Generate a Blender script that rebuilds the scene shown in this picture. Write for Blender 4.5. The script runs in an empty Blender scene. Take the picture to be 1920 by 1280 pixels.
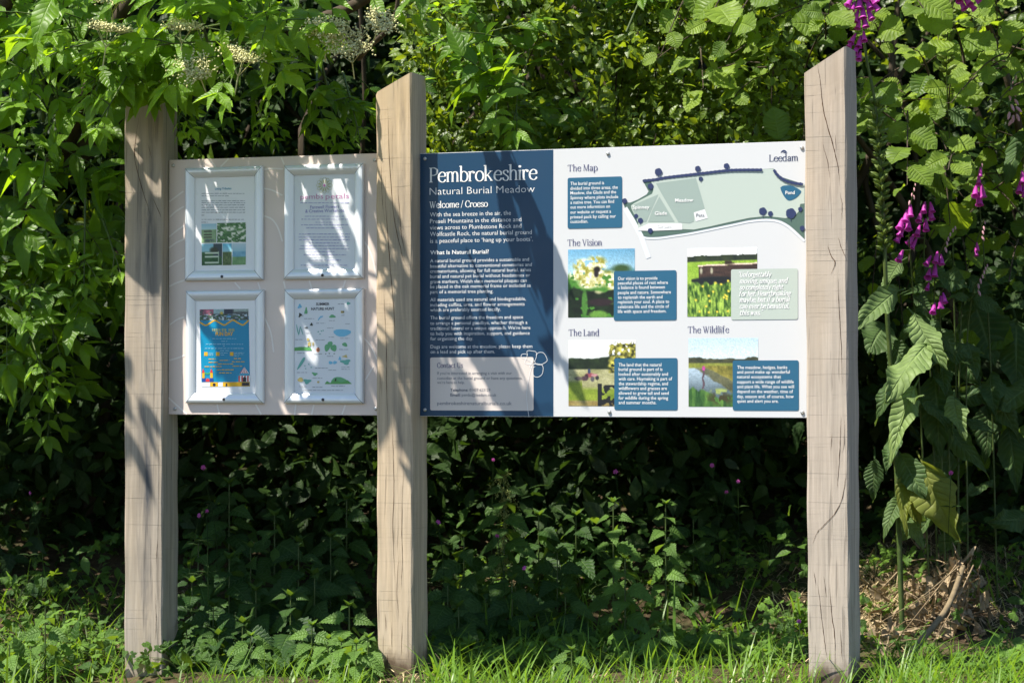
import bpy, bmesh, math, random
import numpy as np
from mathutils import Vector, Matrix

SC = bpy.context.scene
COL = SC.collection
R = math.radians
rng = np.random.default_rng(11)
random.seed(5)

# ------------------------------------------------------------------ camera
FPX = 4500.0                       # focal length in photo pixels (1920 wide)
CAMZ = 0.86
PITCH = math.atan(80 / FPX)
cam_d = bpy.data.cameras.new('camera')
cam_d.sensor_width = 36.0
cam_d.lens = 36.0 * FPX / 1920
cam_d.clip_end = 300
cam_d.clip_start = 0.05
cam_d.dof.use_dof = True
cam_d.dof.focus_distance = 6.55
cam_d.dof.aperture_fstop = 6.3
cam = bpy.data.objects.new('camera', cam_d)
cam.location = (0, 0, CAMZ)
cam.rotation_euler = (math.pi / 2 + PITCH, 0, 0)
COL.objects.link(cam)
SC.camera = cam

# ------------------------------------------------------------------ light
SUN_EL = R(60)
SUN_AZ = R(66)                     # from straight behind the camera towards its left
to_sun = Vector((-math.sin(SUN_AZ) * math.cos(SUN_EL), -math.cos(SUN_AZ) * math.cos(SUN_EL), math.sin(SUN_EL)))
sun_d = bpy.data.lights.new('sun', 'SUN')
sun_d.energy = 5.0
sun_d.angle = R(0.53)
sun_d.color = (1.0, 0.93, 0.82)
sun = bpy.data.objects.new('sun', sun_d)
sun.rotation_euler = to_sun.to_track_quat('Z', 'Y').to_euler()
sun.location = (-3, -2, 8)
COL.objects.link(sun)

world = bpy.data.worlds.new('World')
SC.world = world
world.use_nodes = True
wn = world.node_tree
wn.nodes.clear()
w_out = wn.nodes.new('ShaderNodeOutputWorld')
w_bg = wn.nodes.new('ShaderNodeBackground')
w_sky = wn.nodes.new('ShaderNodeTexSky')
w_sky.sky_type = 'NISHITA'
w_sky.sun_disc = False
w_sky.sun_elevation = SUN_EL
w_sky.sun_rotation = math.atan2(to_sun.x, to_sun.y) % (2 * math.pi)
w_sky.air_density = 1.0
w_sky.dust_density = 0.3
w_sky.ozone_density = 2.5
w_bg.inputs['Strength'].default_value = 0.085
wn.links.new(w_sky.outputs[0], w_bg.inputs[0])
wn.links.new(w_bg.outputs[0], w_out.inputs[0])

SC.view_settings.view_transform = 'Standard'
SC.view_settings.look = 'None'
SC.view_settings.exposure = 1.18
SC.view_settings.gamma = 1.0
SC.render.engine = 'CYCLES'
SC.cycles.max_bounces = 6
SC.cycles.diffuse_bounces = 2
SC.cycles.glossy_bounces = 2
SC.cycles.transmission_bounces = 4
SC.cycles.transparent_max_bounces = 4
SC.cycles.caustics_reflective = False
SC.cycles.caustics_refractive = False

# ------------------------------------------------------------------ pixel rays and planes
def ray(px, py):
    u = (px - 960) / FPX
    v = (640 - py) / FPX
    return Vector((u, math.cos(PITCH) - v * math.sin(PITCH), math.sin(PITCH) + v * math.cos(PITCH)))

def pix(px, py, y):
    """World point seen at photo pixel (px, py) at world depth y."""
    r = ray(px, py)
    return Vector((0, 0, CAMZ)) + r * (y / r.y)

TH = R(18.5)                       # the sign is turned this far from the camera's plane
SIGN_O = Vector((0, 6.62, 0))
AX = Vector((math.cos(TH), -math.sin(TH), 0))
NRM = Vector((-math.sin(TH), -math.cos(TH), 0))

def Q(px, py, d=0.0):
    """Sign-plane coordinates (along, height) of a photo pixel, on the plane d metres in front of the panels."""
    r = ray(px, py)
    o = Vector((0, 0, CAMZ))
    t = ((SIGN_O + NRM * d) - o).dot(NRM) / r.dot(NRM)
    p = o + r * t - SIGN_O
    return p.dot(AX), p.z

def sign_pt(x, d, z):
    return SIGN_O + AX * x + NRM * d + Vector((0, 0, z))

def gz(x, y):
    """Height of the ground."""
    base = 0.055 + 0.035 * x
    base = np.where(np.asarray(y) < 6.2, base - 0.02 * (6.2 - np.asarray(y)) * 0.6, base)
    t = np.clip((np.asarray(y) - 7.0) / 2.2, 0, 1)
    bank = 0.62 * t * t * (3 - 2 * t)
    t2 = np.clip((np.asarray(y) - 9.3) / 1.6, 0, 1)
    bank = bank + 2.3 * t2 * t2 * (3 - 2 * t2)  # unseen rear rise added to block sky light behind the hedge
    n = 0.018 * np.sin(np.asarray(x) * 5.1 + 1.3) * np.cos(np.asarray(y) * 4.3) + 0.012 * np.sin(np.asarray(x) * 11.7 + np.asarray(y) * 9.1)
    return base * np.clip(1 - (np.abs(np.asarray(x)) - 4) / 10, 0, 1) + bank + n

def on_ground(px, py):
    r = ray(px, py)
    o = Vector((0, 0, CAMZ))
    t = 4.0
    while t < 12:
        p = o + r * t
        if p.z < float(gz(p.x, p.y)):
            return p
        t += 0.01
    return o + r * 9

# ------------------------------------------------------------------ objects
def tag(o, label=None, cat=None, group=None, kind=None):
    if label: o['label'] = label
    if cat: o['category'] = cat
    if group: o['group'] = group
    if kind: o['kind'] = kind
    return o

def empty(name, loc, rz=0.0, label=None, cat=None, group=None):
    o = bpy.data.objects.new(name, None)
    o.empty_display_size = 0.1
    COL.objects.link(o)
    o.location = loc
    o.rotation_euler = (0, 0, rz)
    return tag(o, label, cat, group)

def link_mesh(name, me, mats, parent=None):
    for m in (mats if isinstance(mats, (list, tuple)) else [mats]):
        me.materials.append(m)
    o = bpy.data.objects.new(name, me)
    COL.objects.link(o)
    if parent is not None:
        o.parent = parent
    return o

def np_mesh(name, V, F, attr=None, smooth=True, mat_idx=None):
    """V (n,3), F (m,4) quads; attr (n,3) stored as 'luv'."""
    me = bpy.data.meshes.new(name)
    V = np.asarray(V, dtype=np.float32)
    F = np.asarray(F, dtype=np.int32)
    k = F.shape[1]
    me.vertices.add(len(V))
    me.vertices.foreach_set('co', V.ravel())
    me.loops.add(F.size)
    me.loops.foreach_set('vertex_index', F.ravel())
    me.polygons.add(len(F))
    me.polygons.foreach_set('loop_start', np.arange(len(F), dtype=np.int32) * k)
    me.polygons.foreach_set('loop_total', np.full(len(F), k, dtype=np.int32))
    me.polygons.foreach_set('use_smooth', np.full(len(F), smooth, dtype=bool))
    if mat_idx is not None:
        me.polygons.foreach_set('material_index', np.asarray(mat_idx, dtype=np.int32))
    if attr is not None:
        a = me.attributes.new('luv', 'FLOAT_VECTOR', 'POINT')
        a.data.foreach_set('vector', np.asarray(attr, dtype=np.float32).ravel())
    me.update(calc_edges=True)
    me.validate()
    return me

def bm_obj(name, bm, mats, parent=None, smooth=False):
    me = bpy.data.meshes.new(name)
    bm.to_mesh(me)
    bm.free()
    if smooth:
        me.polygons.foreach_set('use_smooth', [True] * len(me.polygons))
    return link_mesh(name, me, mats, parent)

# ------------------------------------------------------------------ material helpers
class NT:
    """Small helper for building node trees."""
    def __init__(self, name):
        self.m = bpy.data.materials.new(name)
        self.m.use_nodes = True
        self.t = self.m.node_tree
        self.t.nodes.clear()
        self.out = self.n('ShaderNodeOutputMaterial')
    def n(self, typ, **kw):
        nd = self.t.nodes.new(typ)
        for k, v in kw.items():
            setattr(nd, k, v)
        return nd
    def put(self, sock, v):
        if v is None: return
        if hasattr(v, 'is_output') or isinstance(v, bpy.types.NodeSocket):
            self.t.links.new(v, sock)
        else:
            if hasattr(sock, 'default_value'):
                if sock.type == 'RGBA' and len(v) == 3: v = (*v, 1)
                sock.default_value = v
    def math(self, op, a, b=None, c=None, clamp=False):
        nd = self.n('ShaderNodeMath', operation=op)
        nd.use_clamp = clamp
        for i, v in enumerate((a, b, c)):
            if v is not None: self.put(nd.inputs[i], v)
        return nd.outputs[0]
    def mix(self, f, a, b, blend='MIX'):
        nd = self.n('ShaderNodeMix', data_type='RGBA', blend_type=blend)
        self.put(nd.inputs[0], f); self.put(nd.inputs[6], a); self.put(nd.inputs[7], b)
        return nd.outputs[2]
    def ramp(self, f, stops):
        nd = self.n('ShaderNodeValToRGB')
        els = nd.color_ramp.elements
        while len(els) < len(stops): els.new(0.5)
        for e, (p, c) in zip(els, stops):
            e.position = p
            e.color = (*c, 1) if len(c) == 3 else c
        self.put(nd.inputs[0], f)
        return nd.outputs[0]
    def mapr(self, v, a, b, c=0.0, d=1.0):
        nd = self.n('ShaderNodeMapRange')
        self.put(nd.inputs[0], v)
        for i, x in enumerate((a, b, c, d)): nd.inputs[i + 1].default_value = x
        return nd.outputs[0]
    def coord(self, scale=(1, 1, 1), kind='Object', loc=(0, 0, 0)):
        tc = self.n('ShaderNodeTexCoord')
        mp = self.n('ShaderNodeMapping')
        mp.inputs['Scale'].default_value = scale
        mp.inputs['Location'].default_value = loc
        self.t.links.new(tc.outputs[kind], mp.inputs[0])
        return mp.outputs[0]
    def noise(self, vec, scale=5.0, detail=4, rough=0.55, dist=0.0):
        nd = self.n('ShaderNodeTexNoise')
        self.put(nd.inputs['Vector'], vec)
        nd.inputs['Scale'].default_value = scale
        nd.inputs['Detail'].default_value = detail
        nd.inputs['Roughness'].default_value = rough
        nd.inputs['Distortion'].default_value = dist
        return nd.outputs[0]
    def bump(self, h, strength=0.3, dist=0.01, normal=None):
        nd = self.n('ShaderNodeBump')
        nd.inputs['Strength'].default_value = strength
        nd.inputs['Distance'].default_value = dist
        self.put(nd.inputs['Height'], h)
        if normal is not None: self.put(nd.inputs['Normal'], normal)
        return nd.outputs[0]
    def bsdf(self, color, rough=0.6, spec=0.5, metal=0.0, normal=None, coat=0.0):
        b = self.n('ShaderNodeBsdfPrincipled')
        self.put(b.inputs['Base Color'], color)
        self.put(b.inputs['Roughness'], rough)
        self.put(b.inputs['Specular IOR Level'], spec)
        self.put(b.inputs['Metallic'], metal)
        if coat: b.inputs['Coat Weight'].default_value = coat; b.inputs['Coat Roughness'].default_value = 0.12
        if normal is not None: self.put(b.inputs['Normal'], normal)
        return b
    def done(self, shader):
        self.t.links.new(shader.outputs[0] if hasattr(shader, 'outputs') else shader, self.out.inputs[0])
        return self.m

def srgb(r, g, b):
    f = lambda c: (c / 255 / 12.92) if c / 255 <= 0.04045 else ((c / 255 + 0.055) / 1.055) ** 2.4
    return (f(r), f(g), f(b))

_pm = {}
def print_mat(name, col, rough=0.42):
    """Printed or painted flat colour with slight uneven ink."""
    if name in _pm: return _pm[name]
    t = NT(name)
    n = t.noise(t.coord((1, 1, 1)), 6, 3)
    c = t.mix(t.mapr(n, 0.3, 0.7, 0, 0.10), col, tuple(x * 0.86 for x in col))
    m = t.done(t.bsdf(c, t.mapr(n, 0.3, 0.7, rough - 0.05, rough + 0.1), 0.4))
    _pm[name] = m
    return m

def leaf_mat(name, dark, light, trans, rough=0.42, spec=0.5, tmix=0.35, veins=7.0, vein_bump=0.4, tip=None, holes=False):
    """Leaf blade: colour by clump tone (lighter where sunlit, darker where shaded), midrib and side veins, thin-blade translucency."""
    t = NT(name)
    at = t.n('ShaderNodeAttribute', attribute_name='luv')
    sp = t.n('ShaderNodeSeparateXYZ')
    t.t.links.new(at.outputs['Vector'], sp.inputs[0])
    s, l, r = sp.outputs
    a = t.math('ABSOLUTE', s)
    base = t.mix(r, dark, light)
    geo = t.n('ShaderNodeNewGeometry')
    nz = t.noise(geo.outputs['Position'], 38, 3)
    base = t.mix(t.mapr(nz, 0.35, 0.7, 0, 0.45), base, tuple(x * 0.62 for x in dark))
    # side veins slant towards the tip
    ph = t.math('MULTIPLY', t.math('SUBTRACT', l, t.math('MULTIPLY', a, 0.16)), veins * 2 * math.pi)
    wv = t.math('POWER', t.math('ABSOLUTE', t.math('SINE', t.math('MULTIPLY', ph, 0.5))), 0.35)
    mid = t.mapr(a, 0.0, 0.09, 0.0, 1.0)
    vein = t.math('MULTIPLY', wv, mid)
    base = t.mix(t.math('MULTIPLY', t.math('SUBTRACT', 1.0, vein), 0.28), base, tuple(min(1, x * 1.5 + 0.03) for x in light))
    # underside is paler and greyer
    under = t.mix(0.4, base, tuple(0.55 * x + 0.05 for x in light))
    base2 = t.mix(geo.outputs['Backfacing'], base, under)
    nrm = t.bump(vein, vein_bump, 0.004)
    b = t.bsdf(base2, t.mapr(nz, 0.3, 0.7, rough - 0.07, rough + 0.12), spec, normal=nrm)
    tr = t.n('ShaderNodeBsdfTranslucent')
    t.put(tr.inputs['Color'], t.mix(t.math('MULTIPLY', t.math('SUBTRACT', 1.0, vein), 0.4), t.mix(r, tuple(x * 0.6 for x in trans), trans), tuple(x * 0.4 for x in trans)))
    ms = t.n('ShaderNodeMixShader')
    ms.inputs[0].default_value = tmix
    t.t.links.new(b.outputs[0], ms.inputs[1])
    t.t.links.new(tr.outputs[0], ms.inputs[2])
    return t.done(ms)

def plain_mat(name, c1, c2, scale=20, rough=0.7, spec=0.3, bump=0.2, metal=0.0, stretch=(1, 1, 1)):
    t = NT(name)
    n = t.noise(t.coord(stretch), scale, 5)
    return t.done(t.bsdf(t.mix(t.mapr(n, 0.3, 0.7), c1, c2), rough, spec, metal, t.bump(n, bump, 0.01)))
# ------------------------------------------------------------------ leaf templates and accumulators
def template(nl, ns, width, teeth=0.0, fold=0.25, curl=0.25, pleat=0.0, wave=0.0, nteeth=None):
    """Leaf of unit length along +y, half width = width(t), face towards +z."""
    V, A = [], []
    for i in range(nl + 1):
        t = i / nl
        w = width(t)
        if teeth and 0 < i < nl:
            w *= (1 + teeth) if i % 2 else (1 - teeth)
        for j in range(ns + 1):
            s = -1 + 2 * j / ns
            yy = t - (teeth * 0.10 * abs(s) if i % 2 else -teeth * 0.10 * abs(s))
            z = fold * abs(s) * w - curl * t * t + pleat * w * abs(s) * math.sin(t * 40 - abs(s) * 3) + wave * w * s * math.sin(t * 9 + s)
            V.append((s * w, yy, z))
            A.append((s, t, 0))
    F = []
    m = ns + 1
    for i in range(nl):
        for j in range(ns):
            F.append((i * m + j, i * m + j + 1, (i + 1) * m + j + 1, (i + 1) * m + j))
    return np.array(V), np.array(F), np.array(A)

def w_ovate(wmax, peak=0.38, tip=1.4, base=0.02):
    def f(t):
        if t < peak:
            x = t / peak
            return base + (wmax - base) * math.sin(x * math.pi / 2) ** 0.8
        x = (t - peak) / (1 - peak)
        return wmax * max(0.0, 1 - x ** tip) ** 1.0 * (1 - 0.15 * x) + 0.002
    return f

def w_round(wmax):
    def f(t):
        if t < 0.5: return wmax * math.sin(t / 0.5 * math.pi / 2) ** 0.6
        x = (t - 0.5) / 0.5
        if x < 0.72: return wmax * (1 - 0.42 * (x / 0.72) ** 2.2)
        y = (x - 0.72) / 0.28
        return wmax * 0.58 * (1 - y) ** 0.8 + 0.002
    return f

T_ELDER = template(12, 4, w_ovate(0.215, 0.36, 1.55), 0.05, 0.28, 0.22, wave=0.12)
T_ELDER2 = template(12, 4, w_ovate(0.235, 0.40, 1.75), 0.05, 0.10, 0.34, wave=0.25)
T_ELDER3 = template(12, 4, w_ovate(0.19, 0.34, 1.5), 0.05, 0.55, 0.10, wave=0.1)
T_HAZEL = template(18, 8, w_round(0.43), 0.07, 0.10, 0.18, pleat=0.055, wave=0.12)
T_HAZEL2 = template(18, 8, w_round(0.46), 0.07, 0.22, 0.30, pleat=0.055, wave=-0.15)
T_SMALL = template(4, 2, w_ovate(0.27, 0.45, 1.6), 0.0, 0.3, 0.2)
T_NETTLE = template(16, 4, w_ovate(0.29, 0.24, 1.25), 0.14, 0.12, 0.30, pleat=0.05)
T_FOX = template(18, 8, w_ovate(0.235, 0.42, 1.5), 0.03, 0.16, 0.30, pleat=0.05, wave=0.22)
T_FOX2 = template(18, 8, w_ovate(0.30, 0.45, 1.7), 0.03, 0.10, 0.16, pleat=0.05, wave=0.3)
T_BLADE = template(6, 1, lambda t: 0.017 * (1 - t ** 1.6) + 0.0008, 0, 0, 0.45)
T_BLADE2 = template(6, 1, lambda t: 0.022 * (1 - t ** 1.4) + 0.0008, 0, 0, 0.95)
T_BLADE3 = template(5, 1, lambda t: 0.014 * (1 - t ** 2.0) + 0.0008, 0, 0, 0.12)
T_STRAW = template(4, 1, lambda t: 0.010 * (1 - 0.6 * t), 0, 0, 0.12)
T_BRACT = template(4, 2, w_ovate(0.2, 0.3, 1.3), 0, 0.4, 0.3)

def lobed(nlobe=5, spread=1.9, depth=0.5):
    """Palmately lobed round leaf (fan of quads)."""
    V, F, A = [], [], []
    n = nlobe * 6
    rings = 4
    for k in range(rings + 1):
        for i in range(n + 1):
            a = -spread + 2 * spread * i / n
            ph = (i % 6) / 6
            lob = 1 - depth * abs(2 * ph - 1) ** 1.7
            lob *= 1 + 0.07 * (1 if i % 2 else -1)
            lob *= 1 - 0.18 * (abs(a) / spread) ** 2
            r = 0.5 * lob * k / rings
            z = 0.06 * math.sin(a * 5) * k / rings - 0.22 * (k / rings) ** 2 * 0.5
            V.append((math.sin(a) * r, 0.08 + math.cos(a) * r + 0.25, z))
            A.append(((2 * ph - 1) * 0.9, 0.2 + 0.8 * k / rings, 0))
    m = n + 1
    for k in range(rings):
        for i in range(n):
            F.append((k * m + i, k * m + i + 1, (k + 1) * m + i + 1, (k + 1) * m + i))
    return np.array(V), np.array(F), np.array(A)
T_LOBED = lobed(5, 2.2, 0.45)
T_LOBED2 = lobed(3, 2.0, 0.38)

def lathe_t(prof, n=8, lobes=0, lobe_amp=0.0):
    """Bell of revolution along +y: prof [(y, r)]."""
    V, F, A = [], [], []
    for i, (y, r) in enumerate(prof):
        for j in range(n):
            a = 2 * math.pi * j / n
            rr = r * (1 + (lobe_amp * math.cos(a * lobes) if i >= len(prof) - 2 else 0))
            V.append((rr * math.cos(a), y, rr * math.sin(a)))
            A.append((0.6, i / (len(prof) - 1), 0))
    for i in range(len(prof) - 1):
        for j in range(n):
            F.append((i * n + j, i * n + (j + 1) % n, (i + 1) * n + (j + 1) % n, (i + 1) * n + j))
    return np.array(V), np.array(F), np.array(A)
T_BELL = lathe_t([(0, 0.05), (0.04, 0.10), (0.15, 0.13), (0.35, 0.19), (0.6, 0.25), (0.82, 0.27), (0.95, 0.33), (1.0, 0.37)], 12, 4, 0.08)
T_BUD = lathe_t([(0, 0.05), (0.1, 0.16), (0.45, 0.24), (0.8, 0.16), (1.0, 0.02)], 8)
T_BALL = lathe_t([(0.0, 0.05), (0.2, 0.42), (0.5, 0.5), (0.8, 0.4), (1.0, 0.05)], 6)

def unit(v):
    v = np.asarray(v, dtype=float)
    return v / (np.linalg.norm(v) + 1e-12)

class Acc:
    """Collects many leaf instances and builds them as ONE mesh."""
    def __init__(self, keep=None): self.d = {}; self.tubes = []; self.keep = keep
    def add(self, tm, o, d, up, L, W=None, rnd=0.5, H=None):
        if self.keep is not None and not self.keep(np.asarray(o) + unit(d) * L * .5): return
        y = unit(d)
        z = np.asarray(up, dtype=float)
        z = z - y * z.dot(y)
        if np.linalg.norm(z) < 1e-4:
            z = np.cross(y, (1.0, 0.3, 0.2))
        z = unit(z)
        x = np.cross(y, z)
        W = L if W is None else W
        M = np.stack([x * W, y * L, z * (H if H is not None else (W + L) / 2)], axis=1)
        e = self.d.setdefault(id(tm), (tm, [], [], []))
        e[1].append(M); e[2].append(np.asarray(o, dtype=float)); e[3].append(rnd)
    def tube(self, pts, radii, sides=5, rnd=0.5):
        self.tubes.append((np.asarray(pts, dtype=float), radii, sides, rnd))
    def arrays(self):
        Vs, Fs, As = [], [], []
        off = 0
        for tm, Ms, Os, Rs in self.d.values():
            V, F, A = tm
            Ms = np.array(Ms); Os = np.array(Os); Rs = np.array(Rs)
            P = np.einsum('nij,vj->nvi', Ms, V) + Os[:, None, :]
            n, k = P.shape[0], P.shape[1]
            AA = np.repeat(A[None], n, 0).copy()
            AA[:, :, 2] = Rs[:, None]
            Vs.append(P.reshape(-1, 3)); As.append(AA.reshape(-1, 3))
            Fs.append((F[None] + (np.arange(n) * k)[:, None, None]).reshape(-1, 4) + off)
            off += n * k
        for pts, radii, sides, rnd in self.tubes:
            n = len(pts)
            rad = np.broadcast_to(np.asarray(radii, dtype=float), (n,)) if np.ndim(radii) == 0 else np.interp(np.linspace(0, 1, n), np.linspace(0, 1, len(radii)), radii)
            tang = np.gradient(pts, axis=0)
            up = np.array([0.31, 0.2, 0.93])
            ring = []
            for i in range(n):
                t = unit(tang[i])
                a = np.cross(t, up)
                if np.linalg.norm(a) < 0.05: a = np.cross(t, (1.0, 0, 0))
                a = unit(a); b = np.cross(t, a)
                for j in range(sides):
                    an = 2 * math.pi * j / sides
                    ring.append(pts[i] + rad[i] * (a * math.cos(an) + b * math.sin(an)))
            Vs.append(np.array(ring))
            As.append(np.array([(0.6, i / max(1, n - 1), rnd) for i in range(n) for j in range(sides)]))
            f = [(i * sides + j, i * sides + (j + 1) % sides, (i + 1) * sides + (j + 1) % sides, (i + 1) * sides + j) for i in range(n - 1) for j in range(sides)]
            Fs.append(np.array(f) + off)
            off += n * sides
        return np.concatenate(Vs), np.concatenate(Fs), np.concatenate(As)
    def empty(self): return not self.d and not self.tubes
    def build(self, name, mat, parent=None):
        V, F, A = self.arrays()
        if parent is not None:
            M = np.array(parent.matrix_basis.inverted())
            V = V @ M[:3, :3].T + M[:3, 3]
        return link_mesh(name, np_mesh(name, V, F, A), mat, parent)

def curve_pts(ctrl, n=12):
    """Catmull-Rom through control points."""
    P = [np.asarray(p, dtype=float) for p in ctrl]
    P = [2 * P[0] - P[1]] + P + [2 * P[-1] - P[-2]]
    out = []
    seg = len(P) - 3
    for i in range(seg):
        for k in range(n):
            t = k / n
            p0, p1, p2, p3 = P[i:i + 4]
            out.append(0.5 * ((2 * p1) + (-p0 + p2) * t + (2 * p0 - 5 * p1 + 4 * p2 - p3) * t * t + (-p0 + 3 * p1 - 3 * p2 + p3) * t ** 3))
    out.append(P[-2])
    return np.array(out)

# ------------------------------------------------------------------ flat print on the panels
# every printed thing lies in sign coordinates (x along, z up), in front of the panel by a fraction of a millimetre
def poly_sheet(name, polys, d, mat, parent, xform=None):
    """Flat faces (lists of (x, z)) at d in front of the sign plane, in the parent's local axes."""
    bm = bmesh.new()
    for k, p in enumerate(polys):
        dd = d + 0.00002 * k
        vs = [bm.verts.new((x, -dd, z)) for x, z in p]
        try: f = bm.faces.new(vs)
        except ValueError: continue
        f.normal_update()
        if f.normal.y > 0: f.normal_flip()
    bmesh.ops.triangulate(bm, faces=bm.faces[:], ngon_method='EAR_CLIP')
    o = bm_obj(name, bm, mat, parent)
    return o

def rrect(x0, z0, x1, z1, r, n=5):
    pts = []
    for cx, cz, a0 in ((x1 - r, z1 - r, 0), (x0 + r, z1 - r, 90), (x0 + r, z0 + r, 180), (x1 - r, z0 + r, 270)):
        for k in range(n + 1):
            a = R(a0 + 90 * k / n)
            pts.append((cx + r * math.cos(a), cz + r * math.sin(a)))
    return pts

def strip(pts, w, closed=False):
    """Quads along a polyline of constant width, in the plane."""
    P = np.asarray(pts, dtype=float)
    if closed: P = np.vstack([P, P[:1]])
    T = np.gradient(P, axis=0)
    if closed:
        T[0] = T[-1] = P[1] - P[-2]
    T /= (np.linalg.norm(T, axis=1)[:, None] + 1e-12)
    N = np.stack([-T[:, 1], T[:, 0]], 1)
    W = np.broadcast_to(np.asarray(w, dtype=float), (len(P),))[:, None]
    A, B = P + N * W / 2, P - N * W / 2
    return [(tuple(A[i]), tuple(A[i + 1]), tuple(B[i + 1]), tuple(B[i])) for i in range(len(P) - 1)]

def strips_mesh(name, groups, d, mat, parent):
    """groups: list of quad-lists; each group sits 0.02 mm above the one before."""
    V, F = [], []
    for k, g in enumerate(groups):
        dd = d + 0.00002 * (k % 40)
        for q in g:
            b = len(V)
            V += [(x, -dd, z) for x, z in q]
            F.append((b, b + 1, b + 2, b + 3))
    return link_mesh(name, np_mesh(name, V, F, smooth=False), mat, parent)

# sans lettering: Blender's built-in font, turned into mesh
_txt_c = bpy.data.curves.new('lettering', 'FONT')
_txt_o = bpy.data.objects.new('lettering', _txt_c)
COL.objects.link(_txt_o)
_txt_c.resolution_u = 2
def raw_text(s, bold=0.0):
    _txt_c.body = s
    _txt_c.offset = bold
    dg = bpy.context.evaluated_depsgraph_get()
    ev = _txt_o.evaluated_get(dg)
    me = ev.to_mesh()
    n = len(me.vertices)
    co = np.empty(n * 3, dtype=np.float32)
    me.vertices.foreach_get('co', co)
    co = co.reshape(-1, 3)[:, :2].astype(float)
    me.calc_loop_triangles()
    tri = np.empty(len(me.loop_triangles) * 3, dtype=np.int32)
    me.loop_triangles.foreach_get('vertices', tri)
    ev.to_mesh_clear()
    return co, tri.reshape(-1, 3)
_H, _ = raw_text('H')
CAP = _H[:, 1].max()

def sans(name, lines, cap_px, d, mat, parent, bold=0.0, origin=(0, 0), plane=0.0):
    """lines: (text, px left, py baseline at the left, px right). Fitted to the photo's width and cap height."""
    V, T = [], []
    off = 0
    for s, xl, yb, xr in lines:
        co, tr = raw_text(s, bold)
        if len(co) == 0: continue
        x0, z0 = Q(xl, yb, plane)
        x1, _ = Q(xr, yb, plane)
        _, z1 = Q(xl, yb - cap_px, plane)
        sx = (x1 - x0) / (co[:, 0].max() - co[:, 0].min())
        sz = (z1 - z0) / CAP
        X = x0 + (co[:, 0] - co[:, 0].min()) * sx - origin[0]
        Z = z0 + co[:, 1] * sz - origin[1]
        V.append(np.stack([X, np.full_like(X, -d), Z], 1))
        T.append(tr + off); off += len(co)
    return link_mesh(name, np_mesh(name, np.concatenate(V), np.concatenate(T), smooth=False), mat, parent)

# serif display lettering: every glyph drawn as pen strokes, thick when upright and hairline when level
XH = 0.46
def _st(x, y0, y1): return ('L', [(x, y0), (x, y1)], 1.0)
def _ft(x, y=0.0, a=0.085, b=0.085): return ('L', [(x - a, y + .012), (x + b, y + .012)], 0)
def _fl(x, y): return ('L', [(x - .09, y - .03), (x - .01, y - .008)], .3)
GL = {}
def _g(ch, *st): GL[ch] = list(st)
_g('P', _st(.09, 0, .68), _ft(.09), ('L', [(0, .668), (.2, .668)], 0), ('C', [(.1, .667), (.26, .665), (.38, .59), (.395, .5), (.37, .39), (.25, .325), (.1, .325)], 1))
_g('W', ('L', [(.04, .68), (.2, 0)], .85), ('L', [(.2, 0), (.36, .62)], .15), ('L', [(.3, .68), (.46, 0)], .85), ('L', [(.46, 0), (.63, .68)], .1), _ft(.05, .656), _ft(.31, .656), _ft(.63, .656, .06, .06))
_g('C', ('C', [(.46, .52), (.42, .63), (.29, .69), (.12, .6), (.03, .35), (.1, .1), (.28, -.01), (.41, .04), (.48, .15)], 1), ('L', [(.46, .5), (.46, .68)], .2))
_g('T', _st(.25, 0, .67), _ft(.25, 0, .1, .1), ('L', [(0, .668), (.5, .668)], 0), ('L', [(.01, .67), (-.01, .52)], .15), ('L', [(.49, .67), (.51, .52)], .15))
_g('M', ('L', [(.06, 0), (.09, .68)], .1), ('L', [(.09, .68), (.31, .02)], .85), ('L', [(.31, .02), (.53, .68)], .1), _st(.55, 0, .68), _ft(.06, 0, .06, .06), _ft(.55), ('L', [(0, .668), (.1, .668)], 0), ('L', [(.53, .668), (.64, .668)], 0))
_g('V', ('L', [(.05, .68), (.25, 0)], .9), ('L', [(.25, 0), (.44, .68)], .1), _ft(.05, .656), _ft(.44, .656, .06, .06))
_g('L', _st(.09, 0, .68), _ft(.09, .656), ('L', [(0, .012), (.4, .012)], 0), ('L', [(.4, 0), (.42, .17)], .15))
_g('U', ('C', [(.09, .67), (.09, .4), (.09, .18), (.14, .04), (.27, -.01), (.4, .05), (.45, .2)], 1), ('L', [(.45, .2), (.45, .67)], .12), _ft(.09, .656), _ft(.45, .656, .07, .07))
_g('H', _st(.09, 0, .68), _st(.45, 0, .68), ('L', [(.09, .35), (.45, .35)], 0), _ft(.09), _ft(.45), _ft(.09, .656), _ft(.45, .656))
_g('e', ('L', [(.04, .262), (.365, .262)], 0), ('C', [(.36, .262), (.335, .4), (.2, .468), (.07, .38), (.025, .23), (.07, .075), (.2, -.005), (.31, .03), (.37, .12)], 1))
_g('o', ('O', [(.21, .228), (.185, .235)], 1))
_g('c', ('C', [(.33, .36), (.29, .44), (.19, .465), (.07, .38), (.025, .23), (.07, .075), (.2, -.005), (.3, .03), (.355, .12)], 1), ('L', [(.325, .34), (.325, .4)], .8))
_g('b', _st(.06, 0, .73), _fl(.06, .73), ('C', [(.06, .36), (.13, .45), (.23, .465), (.35, .37), (.385, .22), (.34, .07), (.22, -.005), (.12, .02), (.06, .09)], 1))
_g('d', _st(.33, 0, .73), _fl(.33, .73), ('L', [(.33, .012), (.42, .012)], 0), ('C', [(.33, .36), (.26, .45), (.17, .465), (.06, .38), (.02, .23), (.06, .075), (.17, -.005), (.27, .02), (.33, .09)], 1))
_g('p', _st(.06, -.2, XH), _fl(.06, XH), _ft(.06, -.21), ('C', [(.06, .36), (.13, .45), (.23, .465), (.35, .37), (.385, .22), (.34, .07), (.22, -.005), (.12, .02), (.06, .09)], 1))
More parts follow.
